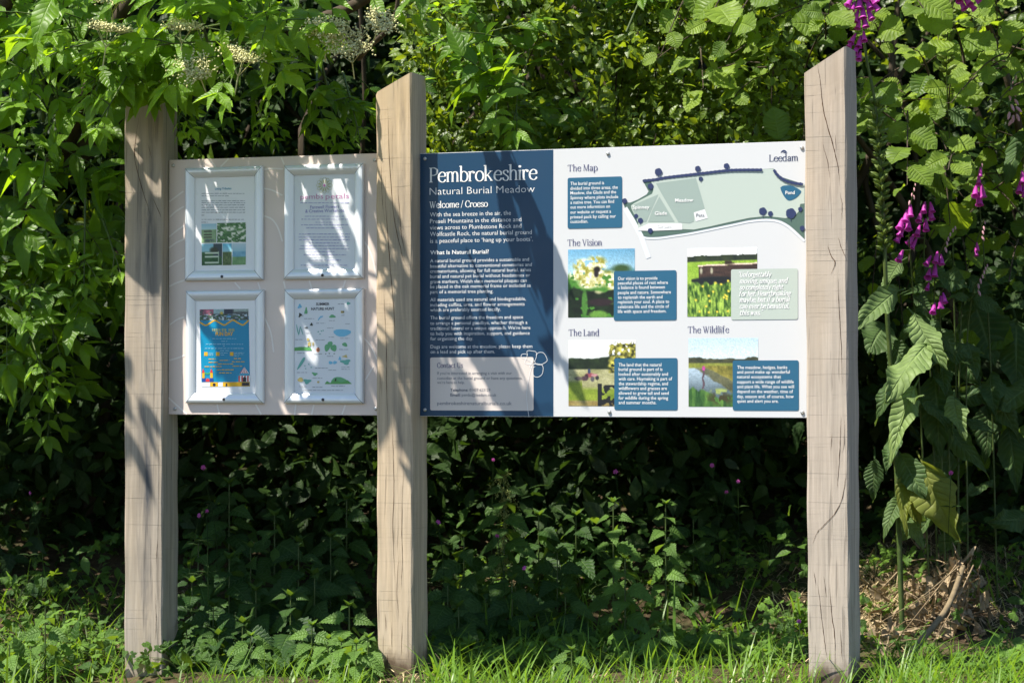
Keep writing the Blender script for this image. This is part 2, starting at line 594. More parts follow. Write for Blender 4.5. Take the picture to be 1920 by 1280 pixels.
_g('q', _st(.33, -.2, XH), _ft(.33, -.21), ('C', [(.33, .36), (.26, .45), (.17, .465), (.06, .38), (.02, .23), (.06, .075), (.17, -.005), (.27, .02), (.33, .09)], 1))
_g('n', _st(.06, 0, XH), _fl(.06, XH), _ft(.06, 0, .06, .07), ('C', [(.06, .33), (.12, .43), (.21, .465), (.3, .42), (.33, .3), (.33, .15), (.33, 0)], 1), _ft(.33, 0, .07, .07))
_g('h', _st(.06, 0, .73), _fl(.06, .73), _ft(.06, 0, .06, .07), ('C', [(.06, .33), (.12, .43), (.21, .465), (.3, .42), (.33, .3), (.33, .15), (.33, 0)], 1), _ft(.33, 0, .07, .07))
_g('m', _st(.06, 0, XH), _fl(.06, XH), _ft(.06, 0, .06, .07), ('C', [(.06, .33), (.11, .43), (.19, .465), (.27, .42), (.3, .3), (.3, .15), (.3, 0)], 1), _ft(.3, 0, .06, .06), ('C', [(.3, .33), (.35, .43), (.43, .465), (.51, .42), (.54, .3), (.54, .15), (.54, 0)], 1), _ft(.54, 0, .06, .07))
_g('r', _st(.06, 0, XH), _fl(.06, XH), _ft(.06, 0, .06, .08), ('C', [(.06, .3), (.11, .42), (.19, .462), (.25, .43)], .8), ('O', [(.25, .405), (.03, .035)], .6))
_g('k', _st(.06, 0, .73), _fl(.06, .73), _ft(.06, 0, .06, .07), ('L', [(.07, .2), (.33, .45)], .12), ('L', [(.15, .28), (.36, .01)], .85), _ft(.36, 0, .07, .06), ('L', [(.24, .448), (.4, .448)], 0))
_g('s', ('C', [(.27, .35), (.24, .44), (.15, .465), (.06, .42), (.06, .33), (.16, .25), (.26, .17), (.28, .08), (.22, .0), (.13, -.005), (.05, .04), (.02, .13)], .9))
_g('i', _st(.06, 0, XH), _fl(.06, XH), _ft(.06, 0, .06, .07), ('O', [(.06, .62), (.03, .032)], .8))
_g('l', _st(.06, 0, .73), _fl(.06, .73), _ft(.06, 0, .07, .08))
_g('t', ('C', [(.08, .6), (.08, .3), (.08, .1), (.12, .005), (.2, .0), (.25, .05)], 1), ('L', [(0, .448), (.22, .448)], 0))
_g('f', ('C', [(.1, 0), (.1, .3), (.1, .55), (.14, .68), (.22, .73), (.29, .7)], 1), ('L', [(0, .448), (.24, .448)], 0), _ft(.1))
_g('a', ('C', [(.05, .35), (.09, .43), (.17, .465), (.26, .42), (.28, .32), (.28, .15), (.29, .03), (.35, .01)], 1), ('C', [(.28, .28), (.12, .22), (.03, .12), (.07, .01), (.16, .0), (.28, .1)], 1))
_g('u', ('C', [(.06, .45), (.06, .25), (.08, .06), (.16, -.005), (.25, .03), (.32, .12)], 1), _st(.33, 0, XH), _fl(.06, XH), _fl(.33, XH), ('L', [(.33, .012), (.41, .012)], 0))
_g('v', ('L', [(.04, .46), (.18, 0)], .9), ('L', [(.18, 0), (.32, .46)], .1), _ft(.04, .436, .05, .06), _ft(.32, .436, .05, .04))
_g('w', ('L', [(.04, .46), (.16, 0)], .9), ('L', [(.16, 0), (.28, .44)], .1), ('L', [(.24, .46), (.37, 0)], .9), ('L', [(.37, 0), (.49, .46)], .1), _ft(.04, .436, .05, .06), _ft(.49, .436, .05, .04))
_g('y', ('L', [(.04, .46), (.19, .02)], .9), ('C', [(.33, .46), (.19, .02), (.12, -.17), (.05, -.2)], .3), _ft(.04, .436, .05, .06), _ft(.33, .436, .05, .04))
_g('g', ('O', [(.17, .31), (.13, .15)], 1), ('C', [(.1, .18), (.05, .1), (.12, .04), (.27, .02), (.32, -.08), (.22, -.2), (.08, -.18), (.04, -.09), (.13, .03)], .7), ('L', [(.27, .43), (.36, .45)], .3))
_g('/', ('L', [(0, -.06), (.22, .74)], .25))
_g('.', ('O', [(.04, .03), (.028, .03)], .7))
_g(',', ('O', [(.04, .03), (.028, .03)], .7), ('L', [(.06, .03), (.03, -.1)], .3))
_g('“', ('L', [(.03, .58), (.07, .72)], .6), ('L', [(.13, .58), (.17, .72)], .6))
_g('”', ('L', [(.05, .72), (.01, .58)], .6), ('L', [(.15, .72), (.11, .58)], .6))

def serif_groups(s, thick=0.085, thin=0.028, slant=0.0, gap=0.055):
    """Stroke quads of a line of lettering in unit em; returns groups and total width."""
    x = 0.0
    out = []
    xmax = 0
    for ch in s:
        if ch == ' ':
            x += 0.20
            continue
        gmax = 0
        for typ, pts, wt in GL[ch]:
            if typ == 'O':
                (cx, cy), (rx, ry) = pts
                P = [(cx + rx * math.cos(2 * math.pi * k / 18), cy + ry * math.sin(2 * math.pi * k / 18)) for k in range(18)]
                closed = True
            elif typ == 'C':
                P = [tuple(p) for p in curve_pts([np.array(p) for p in pts], 5)]; closed = False
            else:
                P = list(pts); closed = False
            P = np.array(P, dtype=float)
            gmax = max(gmax, P[:, 0].max())
            PP = np.vstack([P, P[:1]]) if closed else P
            T = np.gradient(PP, axis=0)
            if closed: T[0] = T[-1] = PP[1] - PP[-2]
            L = np.linalg.norm(T, axis=1) + 1e-9
            w = thin + (thick - thin) * wt * np.minimum(1, np.abs(T[:, 1]) / L) ** 1.4
            PP = PP + np.array([x, 0])
            PP[:, 0] += slant * PP[:, 1]
            out.append(strip(PP, w))
        x += gmax + gap + 0.03
        xmax = x - gap - 0.03
    return out, xmax

def serif(name, lines, cap_px, d, mat, parent, thick=0.085, thin=0.028, slant=0.0, plane=0.0, gap=0.055):
    groups = []
    for s, xl, yb, xr in lines:
        g, w = serif_groups(s, thick, thin, slant, gap)
        x0, z0 = Q(xl, yb, plane)
        x1, _ = Q(xr, yb, plane)
        _, z1 = Q(xl, yb - cap_px, plane)
        sx = (x1 - x0) / w
        sz = (z1 - z0) / 0.68
        for gg in g:
            groups.append([tuple((x0 + p[0] * sx, z0 + p[1] * sz) for p in q) for q in gg])
    return strips_mesh(name, groups, d, mat, parent)

def px_poly(pts, plane=0.0):
    return [Q(x, y, plane) for x, y in pts]

def px_rrect(xl, yt, xr, yb, r_px=3, plane=0.0):
    """Rounded rectangle from the photo pixels of its left edge's ends and its right edge."""
    x0, z1 = Q(xl, yt, plane)
    _, z0 = Q(xl, yb, plane)
    x1, _ = Q(xr, yt, plane)
    r = abs(Q(xl + r_px, yt, plane)[0] - x0)
    return rrect(x0, z0, x1, z1, r) if r_px > 0 else [(x0, z0), (x1, z0), (x1, z1), (x0, z1)]

_photo_mat = None
def photo(name, xl, yt, xr, yb, fn, d, parent, n=(84, 84), plane=0.0):
    """A printed photograph: a fine flat grid whose colours are computed by fn(u right, v down)."""
    global _photo_mat
    if _photo_mat is None:
        t = NT('printed_photo')
        a = t.n('ShaderNodeAttribute', attribute_name='ink')
        _photo_mat = t.done(t.bsdf(a.outputs['Color'], 0.4, 0.4))
    x0, z1 = Q(xl, yt, plane)
    _, z0 = Q(xl, yb, plane)
    x1, _ = Q(xr, yt, plane)
    nx, ny = n
    U, Vv = np.meshgrid(np.linspace(0, 1, nx), np.linspace(0, 1, ny))
    C = fn(U, Vv)
    C = C * (0.89 + 0.22 * np.random.default_rng(len(name)).random(U.shape))[..., None] if nx > 50 else C
    C = (C * 0.86 + C.mean(-1, keepdims=True) * 0.14).reshape(-1, 3)
    X = x0 + (x1 - x0) * U.ravel()
    Z = z1 + (z0 - z1) * Vv.ravel()
    V = np.stack([X, np.full_like(X, -d), Z], 1)
    i, j = np.meshgrid(np.arange(nx - 1), np.arange(ny - 1))
    b = (j * nx + i).ravel()
    F = np.stack([b, b + nx, b + nx + 1, b + 1], 1)
    me = np_mesh(name, V, F, smooth=False)
    ca = me.color_attributes.new('ink', 'FLOAT_COLOR', 'POINT')
    lin = np.where(C <= 0.04045, C / 12.92, ((np.clip(C, 0, 1) + 0.055) / 1.055) ** 2.4)
    ca.data.foreach_set('color', np.concatenate([lin, np.ones((len(lin), 1))], 1).astype(np.float32).ravel())
    return link_mesh(name, me, _photo_mat, parent)

# smooth random fields for the printed photographs
def field(U, V, fx, fy, seed, oct=3):
    g = np.random.default_rng(seed)
    out = np.zeros_like(U)
    amp, tot = 1.0, 0.0
    for o in range(oct):
        nx, ny = max(2, int(fx * 2 ** o) + 2), max(2, int(fy * 2 ** o) + 2)
        t = g.random((ny, nx))
        x = np.clip(U, 0, 1) * (nx - 1.001); y = np.clip(V, 0, 1) * (ny - 1.001)
        xi, yi = x.astype(int), y.astype(int)
        xf, yf = x - xi, y - yi
        xf = xf * xf * (3 - 2 * xf); yf = yf * yf * (3 - 2 * yf)
        a = t[yi, xi] * (1 - xf) + t[yi, np.minimum(xi + 1, nx - 1)] * xf
        b = t[np.minimum(yi + 1, ny - 1), xi] * (1 - xf) + t[np.minimum(yi + 1, ny - 1), np.minimum(xi + 1, nx - 1)] * xf
        out += amp * (a * (1 - yf) + b * yf)
        tot += amp; amp *= 0.55
    return out / tot
def lay(C, m, c):
    m = np.clip(m, 0, 1)[..., None]
    return C * (1 - m) + np.array(c) / 255.0 * m
def lay2(C, m, c):
    m = np.clip(m, 0, 1)[..., None]
    return C * (1 - m) + c * m
def grad(f, a, b):
    f = np.clip(f, 0, 1)[..., None]
    return (np.array(a) * (1 - f) + np.array(b) * f) / 255.0
def blob(U, V, cx, cy, rx, ry, soft=0.15):
    r = np.sqrt(((U - cx) / rx) ** 2 + ((V - cy) / ry) ** 2)
    return np.clip((1 + soft - r) / (2 * soft), 0, 1)

def crumple(tm, g, amp=0.10, bend=0.25):
    """A copy of a leaf template with its own bends, curls and a nibbled edge."""
    V, F, A = tm
    V = V.copy()
    s_, t_ = A[:, 0], A[:, 1]
    ph = g.random(8) * 6.28
    V[:, 2] += amp * (np.sin(t_ * g.uniform(5, 9) + ph[0]) * s_ * .35 + np.sin(t_ * g.uniform(9, 15) + s_ * 3 + ph[1]) * .14 * np.abs(s_) + np.sin(s_ * 4 + t_ * 5 + ph[2]) * .12)
    V[:, 2] -= bend * t_ ** 2 * g.uniform(.2, 1.2)
    V[:, 0] += g.normal() * .14 * t_ ** 2 + .012 * np.sin(t_ * 31 + ph[3]) * s_
    V[:, 2] += g.normal() * .22 * V[:, 0]
    V[:, 0] *= 1 - .12 * np.clip(np.sin(t_ * g.uniform(7, 12) + ph[4] + s_ * 2), 0, 1) * np.abs(s_)
    return V, F, A
# ------------------------------------------------------------------ oak posts
def oak_mat(name, tone, grey, stain, stain_x, rot_z):
    """Sawn oak: straight grain, band-saw marks across, grey weathering, dark streaks, rot at the foot."""
    t = NT(name)
    grain = t.noise(t.coord((75, 75, 2.6)), 1.0, 6, 0.62, 0.8)
    fine = t.noise(t.coord((160, 160, 5)), 1.0, 4, 0.6)
    blot = t.noise(t.coord((9, 9, 2.0)), 1.0, 4, 0.6, 0.6)
    c = t.mix(t.mapr(grain, 0.32, 0.66), tuple(min(1, x * 1.08) for x in tone), tuple(x * 0.66 for x in tone))
    c = t.mix(t.mapr(fine, 0.4, 0.75, 0, 0.4), c, tuple(x * 0.6 for x in tone))
    c = t.mix(t.mapr(blot, 0.38, 0.68, 0, 0.75), c, grey)
    warm = t.noise(t.coord((5, 5, 1.1), loc=(3, 1, 7)), 1.0, 3, 0.5)
    c = t.mix(t.mapr(warm, 0.55, 0.75, 0, 0.5), c, (tone[0] * 1.02, tone[1] * 0.9, tone[2] * 0.72))
    # saw marks: thin level lines at uneven spacing, broken along their length
    tc0 = t.n('ShaderNodeTexCoord')
    s0 = t.n('ShaderNodeSeparateXYZ')
    t.t.links.new(tc0.outputs['Object'], s0.inputs[0])
    wob = t.noise(t.coord((1.2, 1.2, 24)), 1.0, 3, 0.6)
    brk = t.noise(t.coord((14, 14, 38), loc=(5, 2, 1)), 1.0, 2)
    brk2 = t.noise(t.coord((3, 3, 5), loc=(1, 4, 2)), 1.0, 3)
    ph = t.math('ADD', t.math('MULTIPLY', s0.outputs[2], 74), t.math('MULTIPLY', wob, 2.6))
    line = t.math('MULTIPLY', t.mapr(t.math('FRACT', ph), 0.0, 0.11, 1.0, 0.0), t.math('MULTIPLY', t.mapr(brk, 0.36, 0.60), t.mapr(brk2, 0.3, 0.6, 0.25, 1.0)))
    wnz = t.n('ShaderNodeTexWhiteNoise', noise_dimensions='1D')
    t.put(wnz.inputs['W'], t.math('FLOOR', ph))
    line = t.math('MULTIPLY', line, t.mapr(wnz.outputs['Value'], 0.35, 1.0, 0.0, 1.5))
    ph2 = t.math('ADD', t.math('MULTIPLY', s0.outputs[2], 230), t.math('MULTIPLY', wob, 9.0))
    line2 = t.math('MULTIPLY', t.mapr(t.math('FRACT', ph2), 0.0, 0.4, 1.0, 0.0), t.mapr(brk2, 0.45, 0.65))
    c = t.mix(t.math('MULTIPLY', line, 0.25), c, tuple(x * 0.42 for x in tone))
    c = t.mix(t.math('MULTIPLY', line2, 0.22), c, tuple(x * 0.5 for x in tone))
    # short checks along the grain
    chk = t.noise(t.coord((95, 95, 3.4), loc=(1, 8, 2)), 1.0, 3, 0.5)
    ck = t.mapr(chk, 0.63, 0.68)
    c = t.mix(t.math('MULTIPLY', ck, 0.5), c, tuple(x * 0.25 for x in tone))
    tc = t.n('ShaderNodeTexCoord')
    sx = t.n('ShaderNodeSeparateXYZ')
    t.t.links.new(tc.outputs['Object'], sx.inputs[0])
    if stain > 0:
        sn = t.noise(t.coord((22, 22, 2.1), loc=(2, 2, 4)), 1.0, 5, 0.62, 0.5)
        band = t.mapr(t.math('ABSOLUTE', t.math('SUBTRACT', sx.outputs[0], stain_x)), 0.0, 0.045, 1.0, 0.0)
        k = t.math('MULTIPLY', t.mapr(sn, 0.44, 0.62), t.math('MULTIPLY', band, stain), clamp=True)
        c = t.mix(k, c, (0.075, 0.078, 0.085))
    # soil and rot at the foot
    rn = t.noise(t.coord((30, 30, 14)), 1.0, 4)
    foot = t.mapr(t.math('ADD', sx.outputs[2], t.math('MULTIPLY', t.math('SUBTRACT', rn, 0.5), 0.12)), rot_z, rot_z + 0.05, 1.0, 0.0)
    c = t.mix(t.math('MULTIPLY', foot, 0.85), c, (0.05, 0.028, 0.015))
    h = t.math('SUBTRACT', t.math('MULTIPLY', grain, 0.5), t.math('ADD', t.math('MULTIPLY', line, 0.5), t.math('MULTIPLY', ck, 0.7)))
    return t.done(t.bsdf(c, 0.82, 0.2, normal=t.bump(h, 0.4, 0.003)))

CRACK = plain_mat('oak_crack', (0.045, 0.022, 0.012), (0.09, 0.045, 0.02), 60, 0.9, 0.1)

def make_post(label, xl, w, rot, zl, zr, z0, mat, cracks, tilt, seed, notch=0.0):
    """Square oak post; xl is the photo column of its front left edge; cracks are pixel polylines with widths in mm."""
    g = np.random.default_rng(seed)
    x, _ = Q(xl, 640, 0.052)
    P = sign_pt(x, 0.052, 0)
    a = -(TH + rot)
    ax = Vector((math.cos(a), math.sin(a), 0)); ay = Vector((-math.sin(a), math.cos(a), 0))
    o = P + ax * (w / 2) + ay * (w / 2)
    root_loc = Vector((o.x, o.y, z0))
    bm = bmesh.new()
    ch = 0.004
    prof = [(-w/2, -w/2 + ch), (-w/2 + ch, -w/2), (0, -w/2), (w/2 - ch, -w/2), (w/2, -w/2 + ch), (w/2, 0), (w/2, w/2 - ch), (w/2 - ch, w/2), (0, w/2), (-w/2 + ch, w/2), (-w/2, w/2 - ch), (-w/2, 0)]
    ph = g.random(6) * 6
    def wob(z): return 0.0009 * math.sin(z * 9 + ph[0]) + 0.0005 * math.sin(z * 31 + ph[1])
    def shx(z): return -tilt * (z - 0.86)
    n = 70
    rings = []
    for i in range(n + 1):
        t = i / n
        ring = []
        for k, (px_, py_) in enumerate(prof):
            zt = zl + (zr - zl) * np.clip((px_ + w/2) / w, 0, 1)
            if notch and px_ < -w/2 + 0.002: zt += notch
            zz = z0 - 0.15 + t * (zt - z0 + 0.15)
            jx = 0.0011 * math.sin(zz * 23 + k * 1.7 + ph[2]) if abs(px_) > w/2 - 2 * ch else 0
            ring.append(bm.verts.new((px_ + jx + shx(zz), py_ + wob(zz), zz - z0)))
        rings.append(ring)
    m = len(prof)
    for i in range(n):
        for k in range(m):
            bm.faces.new((rings[i][k], rings[i][(k + 1) % m], rings[i + 1][(k + 1) % m], rings[i + 1][k]))
    bm.faces.new(list(reversed(rings[0])))
    bm.faces.new(rings[-1])
    M = Matrix.Translation(root_loc) @ Matrix.Rotation(a, 4, 'Z')
    Mi = M.inverted()
    org = Vector((0, 0, CAMZ))
    for pl, wid in cracks:
        loc = []
        for qx, qy in pl:
            r = Mi.to_3x3() @ ray(qx, qy)
            s = Mi @ org
            tt = (-w/2 - s.y) / r.y
            p = s + r * tt
            loc.append((p.x, p.z))
        C = curve_pts([np.array(p) for p in loc], 7)
        jit = np.cumsum(g.normal(0, 0.0005, len(C)))
        C[:, 0] += jit - np.linspace(0, jit[-1], len(C))
        C[:, 0] = np.clip(C[:, 0], -w/2 + 0.006 + 0, w/2 - 0.006)
        W = wid * 0.0007 * np.sin(np.linspace(0.12, math.pi - 0.06, len(C))) * (0.6 + 0.7 * g.random(len(C)))
        prev = None
        for (cx, cz), ww in zip(C, W):
            yy = -w/2 + wob(cz + z0) - 0.0009
            cur = (bm.verts.new((cx - ww / 2, yy, cz)), bm.verts.new((cx + ww / 2, yy, cz)))
            if prev:
                f = bm.faces.new((prev[0], prev[1], cur[1], cur[0])); f.material_index = 1
            prev = cur
    ob = bm_obj('timber_post', bm, [mat, CRACK])
    ob.matrix_world = M
    ob.location = root_loc
    ob.rotation_euler = (0, 0, a)
    return tag(ob, label, 'post')

oakA = oak_mat('oak_stained', (0.44, 0.37, 0.285), (0.345, 0.315, 0.28), 1.0, 0.012, 0.02)
oakB = oak_mat('oak_pale', (0.56, 0.445, 0.31), (0.46, 0.39, 0.30), 0.55, 0.02, 0.035)
oakC = oak_mat('oak_silver', (0.475, 0.405, 0.335), (0.39, 0.35, 0.30), 0.0, 0.0, 0.03)

def zat(px_, py_, d=0.052): return Q(px_, py_, d)[1]
POST_L = make_post('weathered timber post with dark grey streaks, its top hidden under elder leaves', 233.5, 0.118, R(-4), zat(233, 165), zat(303, 135), -0.03, oakA,
    [([(262, 215), (252, 290), (268, 360), (285, 412)], 2.4), ([(287, 372), (303, 408)], 3.0), ([(292, 1110), (293, 1170), (290, 1205)], 2.0), ([(296, 1010), (293, 1060)], 1.5), ([(278, 270), (285, 300)], 1.2)], 0.0030, 1)
POST_M = make_post('pale timber post with slanted top between the two boards', 706.0, 0.108, R(2.5), zat(706, 174), zat(772, 136), 0.045, oakB,
    [([(727, 200), (730, 300), (738, 400), (752, 470), (762, 500)], 2.0), ([(722, 330), (726, 420), (734, 520), (740, 600), (742, 700)], 2.2), ([(745, 350), (752, 430), (760, 480)], 1.6),
     ([(720, 540), (724, 640), (726, 740), (728, 860)], 1.8), ([(735, 800), (738, 900), (737, 1000), (741, 1090)], 2.2), ([(757, 880), (754, 960), (755, 1050), (753, 1100)], 1.8), ([(747, 1040), (746, 1110), (748, 1160)], 1.4),
     ([(722, 1150), (724, 1185)], 1.4), ([(734, 1165), (735, 1220)], 1.6), ([(755, 1165), (752, 1230)], 1.6), ([(727, 1225), (726, 1255)], 2), ([(714, 300), (716, 360), (722, 420)], 1.2), ([(712, 690), (716, 745)], 1.2)], 0.0035, 2, -0.006)
POST_R = make_post('silver grey timber post with long cracks, rightmost and tallest of the three', 1511.5, 0.112, R(4), zat(1508, 137), zat(1588, 87), 0.065, oakC,
    [([(1534, 120), (1540, 170), (1546, 215), (1560, 268), (1570, 312), (1575, 350)], 3.0), ([(1542, 268), (1550, 300), (1556, 335)], 1.7), ([(1575, 360), (1578, 390), (1578, 415)], 1.6), ([(1572, 445), (1580, 470), (1589, 485)], 2.2),
     ([(1552, 460), (1560, 482), (1566, 492), (1558, 515)], 3.6), ([(1571, 520), (1573, 580), (1577, 640), (1579, 720)], 1.8), ([(1565, 250), (1568, 285)], 1.0),
     ([(1577, 780), (1575, 830), (1572, 880), (1570, 920)], 2.0), ([(1583, 790), (1582, 830), (1578, 850)], 1.4), ([(1588, 880), (1580, 930), (1566, 960), (1543, 985), (1532, 998), (1524, 1020)], 3.2), ([(1560, 810), (1558, 845)], 1.4),
     ([(1532, 1090), (1538, 1140), (1545, 1200), (1552, 1240)], 2.0), ([(1556, 1095), (1560, 1150), (1566, 1200), (1566, 1270)], 2.4), ([(1545, 1080), (1550, 1120)], 1.4), ([(1576, 1180), (1580, 1240)], 1.6), ([(1526, 1070), (1530, 1100)], 1.4)], 0.0045, 3)

# ------------------------------------------------------------------ panels
OFFS = {}
_link0 = link_mesh
def link_mesh(name, me, mats, parent=None):
    o = _link0(name, me, mats, parent)
    if parent is not None and parent.name in OFFS:
        o.location = OFFS[parent.name]
    return o

def board_empty(name, xc, zb, label, cat, group=None, rz=0.0):
    o = empty(name, sign_pt(xc, 0, zb), -TH, label, cat, group)
    OFFS[o.name] = (-xc, 0, -zb)
    return o

NAVY = srgb(36, 80, 118)
NAVY_D = srgb(26, 58, 92)
BLUE = srgb(44, 100, 140)
INK = srgb(52, 56, 92)
WHITE = (0.585, 0.595, 0.61)
M_white = print_mat('panel_white', WHITE, 0.35)
M_navy = print_mat('print_navy', srgb(22, 60, 90), 0.38)
M_blue = print_mat('print_blue', srgb(38, 92, 122), 0.4)
M_ink = print_mat('ink_violet_navy', srgb(66, 68, 112), 0.5)
M_text = print_mat('ink_white', (0.80, 0.80, 0.80), 0.45)
M_beige = print_mat('print_beige', srgb(214, 203, 196), 0.4)
M_board = print_mat('notice_board_beige', srgb(222, 206, 196), 0.4)
M_line = print_mat('print_pale_line', srgb(238, 229, 222), 0.4)
M_sage = print_mat('print_sage', srgb(176, 187, 179), 0.4)
M_mapl = print_mat('map_pale_green', srgb(178, 190, 182), 0.4)
M_mapm = print_mat('map_mid_green', srgb(147, 163, 157), 0.4)
M_mapd = print_mat('map_dark_green', srgb(80, 104, 95), 0.4)
M_mapn = print_mat('map_tree_navy', srgb(44, 54, 92), 0.4)
M_mapr = print_mat('map_road', srgb(211, 217, 224), 0.4)
M_mapg = print_mat('map_grey', srgb(218, 220, 222), 0.4)
M_grey = print_mat('ink_grey', srgb(96, 100, 112), 0.5)
M_steel = plain_mat('screw_steel', (0.45, 0.45, 0.44), (0.6, 0.6, 0.58), 90, 0.35, 0.5, 0.1, 0.8)
M_edge = plain_mat('panel_core', (0.10, 0.10, 0.11), (0.16, 0.16, 0.16), 30, 0.5, 0.3, 0.1)

def slab(name, x0, x1, z0, z1, d0, d1, mat, parent, bev=0.0012):
    bm = bmesh.new()
    bmesh.ops.create_cube(bm, size=1)
    for v in bm.verts:
        v.co = Vector(((x0 + x1) / 2 + v.co.x * (x1 - x0), -(d0 + d1) / 2 + v.co.y * (d1 - d0), (z0 + z1) / 2 + v.co.z * (z1 - z0)))
    if bev: bmesh.ops.bevel(bm, geom=bm.edges[:], offset=bev, segments=2, affect='EDGES', clamp_overlap=True)
    return bm_obj(name, bm, mat, parent)

def screw(px_, py_, parent, d=0.002, r=0.0052):
    x, z = Q(px_, py_, d)
    bm = bmesh.new()
    prof = [(r, 0), (r, 0.0014), (r * 0.86, 0.0026), (r * 0.5, 0.0034), (r * 0.22, 0.0036), (r * 0.2, 0.0026), (0.0001, 0.0026)]
    n = 14
    rings = [[bm.verts.new((x + rr * math.cos(2*math.pi*k/n), -(d + h), z + rr * math.sin(2*math.pi*k/n))) for k in range(n)] for rr, h in prof]
    for a, b in zip(rings[:-1], rings[1:]):
        for k in range(n): bm.faces.new((a[k], a[(k+1) % n], b[(k+1) % n], b[k]))
    return bm_obj('screw', bm, M_steel, parent, True)

x0, zt = Q(787, 288); x1 = Q(1511.5, 640, 0.052)[0] - 0.004
zb = Q(787, 780)[1]
xr_vis = Q(1508, 262)[0]
IB = board_empty('information_board', (x0 + x1) / 2, zb, 'wide navy and white information board with a map and four photographs', 'sign board')
panel = slab('panel', x0, x1, zb, zt, -0.004, 0.0, M_white, IB)
xb = Q(1037.5, 500)[0]
blue_field = poly_sheet('blue_field', [[(x0 + 0.0015, zb + 0.0015), (xb, zb + 0.0015), (xb, zt - 0.0015), (x0 + 0.0015, zt - 0.0015)]], 0.0004, M_navy, IB)
for s in [(797, 298), (797, 768), (1140, 288), (1503.5, 277), (1142.5, 772), (1504.5, 773)]:
    screw(*s, IB, 0.0006)

serif('title', [('Pembrokeshire', 804.8, 342.3, 1006.6)], 27.3, 0.0008, M_text, blue_field, 0.088, 0.03, gap=0.02)
sans('subtitle', [('Natural Burial Meadow', 805.8, 365.7, 1002.7)], 13.3, 0.0008, M_text, blue_field, -0.012)
serif('welcome_heading', [('Welcome / Croeso', 806, 390.3, 914.4)], 11.9, 0.0008, M_text, blue_field, 0.1, 0.04, gap=0.03)
sans('welcome_text', [
    ('With the sea breeze in the air, the', 806.4, 406.4, 958.2), ('Preseli Mountains in the distance and', 806.4, 418.9, 977.7),
    ('views across to Plumbstone Rock and', 806.4, 430.8, 977.7), ('Wolfcastle Rock, the natural burial ground', 806.4, 442.9, 997.2),
    ("is a peaceful place to ‘hang up your boots’.", 806.8, 455.6, 999.2)], 7.9, 0.0008, M_text, blue_field, -0.004)
sans('question_heading', [('What Is Natural Burial?', 806.8, 477.2, 916.7)], 7.4, 0.0008, M_text, blue_field, 0.012)
sans('burial_text', [
    ('A natural burial ground provides a sustainable and', 806.8, 492.2, 992), ('beautiful alternative to conventional cemeteries and', 806.8, 502, 997.4),
    ('crematoriums, allowing for full natural burial, ashes', 806.8, 511.6, 995.6), ('burial and natural pet burial without headstones or', 806.8, 521.4, 994.3),
    ('grave markers. Welsh slate memorial plaques can', 806.8, 531.2, 987.8), ('be placed in the oak memorial frame or included as', 806.8, 540.5, 995),
    ('part of a memorial tree planting.', 806.8, 550.3, 924.9), ('All materials used are natural and biodegradable,', 807, 565, 986.3),
    ('including coffins, urns, and flower arrangements', 807, 574.7, 983.7), ('which are preferably sourced locally.', 807, 584, 938.8),
    ('The burial ground offers the freedom and space', 807, 598.7, 981), ('to arrange a personal goodbye, whether through a', 807, 608.8, 988.9),
    ("traditional funeral or a unique approach. We’re here", 807, 618.6, 994.5), ('to help you with inspiration, support, and guidance', 807, 628.4, 993.3),
    ('for organising the day.', 807.3, 637.9, 887.3), ('Dogs are welcome at the meadow, please keep them', 807.5, 652.9, 998.2), ('on a lead and pick up after them.', 807.5, 662.4, 927.8)], 6.4, 0.0008, M_text, blue_field, -0.003)
cbox = poly_sheet('contact_box', [px_rrect(806.8, 669.9, 1000.5, 769, 3)], 0.0008, M_beige, blue_field)
serif('contact_heading', [('Contact Us', 820, 689.2, 867.7)], 9.0, 0.0012, M_ink, cbox, 0.1, 0.045)
sans('contact_text', [("If you’re interested in arranging a visit with our", 820, 701.9, 960), ('custodian at the burial ground or have any questions,', 820, 711.2, 979.8), ("we’re here to help.", 820, 719.1, 871.5),
    ('01437 623129', 880.5, 733.3, 919.5), ('pembs@leedam.co.uk', 866, 742.6, 930.9)], 5.2, 0.0012, M_grey, cbox)
sans('contact_label', [('Telephone:', 844.7, 733.3, 878), ('Email:', 844.7, 742.6, 863.5)], 5.2, 0.0012, M_grey, cbox, 0.02)
sans('web_address', [('pembrokeshirenaturalburials.co.uk', 820, 758.6, 959.7)], 6.3, 0.0012, M_grey, cbox)
# line drawing of a flower (zoom of the photo: x = 780 + X / 3.878, y = 460 + Y / 3.878)
def fl(pts): return [np.array(Q(780 + a / 3.878, 460 + b / 3.878)) for a, b in pts]
W1 = 0.0011
fl_lines = [
    [(850, 850), (812, 830), (770, 815), (768, 795), (790, 788), (812, 795)], [(812, 795), (808, 772), (820, 764), (850, 768), (874, 775), (876, 810), (862, 845)],
    [(874, 800), (890, 780), (920, 778), (940, 795), (955, 830), (945, 848), (900, 868), (862, 858)], [(920, 868), (926, 895), (918, 935), (890, 956), (860, 950), (850, 920), (856, 880)],
    [(862, 858), (900, 862), (920, 872)], [(850, 850), (838, 862), (812, 862), (790, 850), (800, 830), (812, 795)], [(848, 858), (838, 845), (850, 836), (866, 845), (864, 862), (846, 866), (836, 852), (852, 842)],
    [(846, 870), (828, 930), (816, 1010), (806, 1090), (812, 1170), (822, 1246)], [(838, 862), (826, 880), (846, 888), (868, 880)]]
strips_mesh('flower_outline', [strip(curve_pts(fl(p), 7), W1) for p in fl_lines], 0.0016, M_text, blue_field)

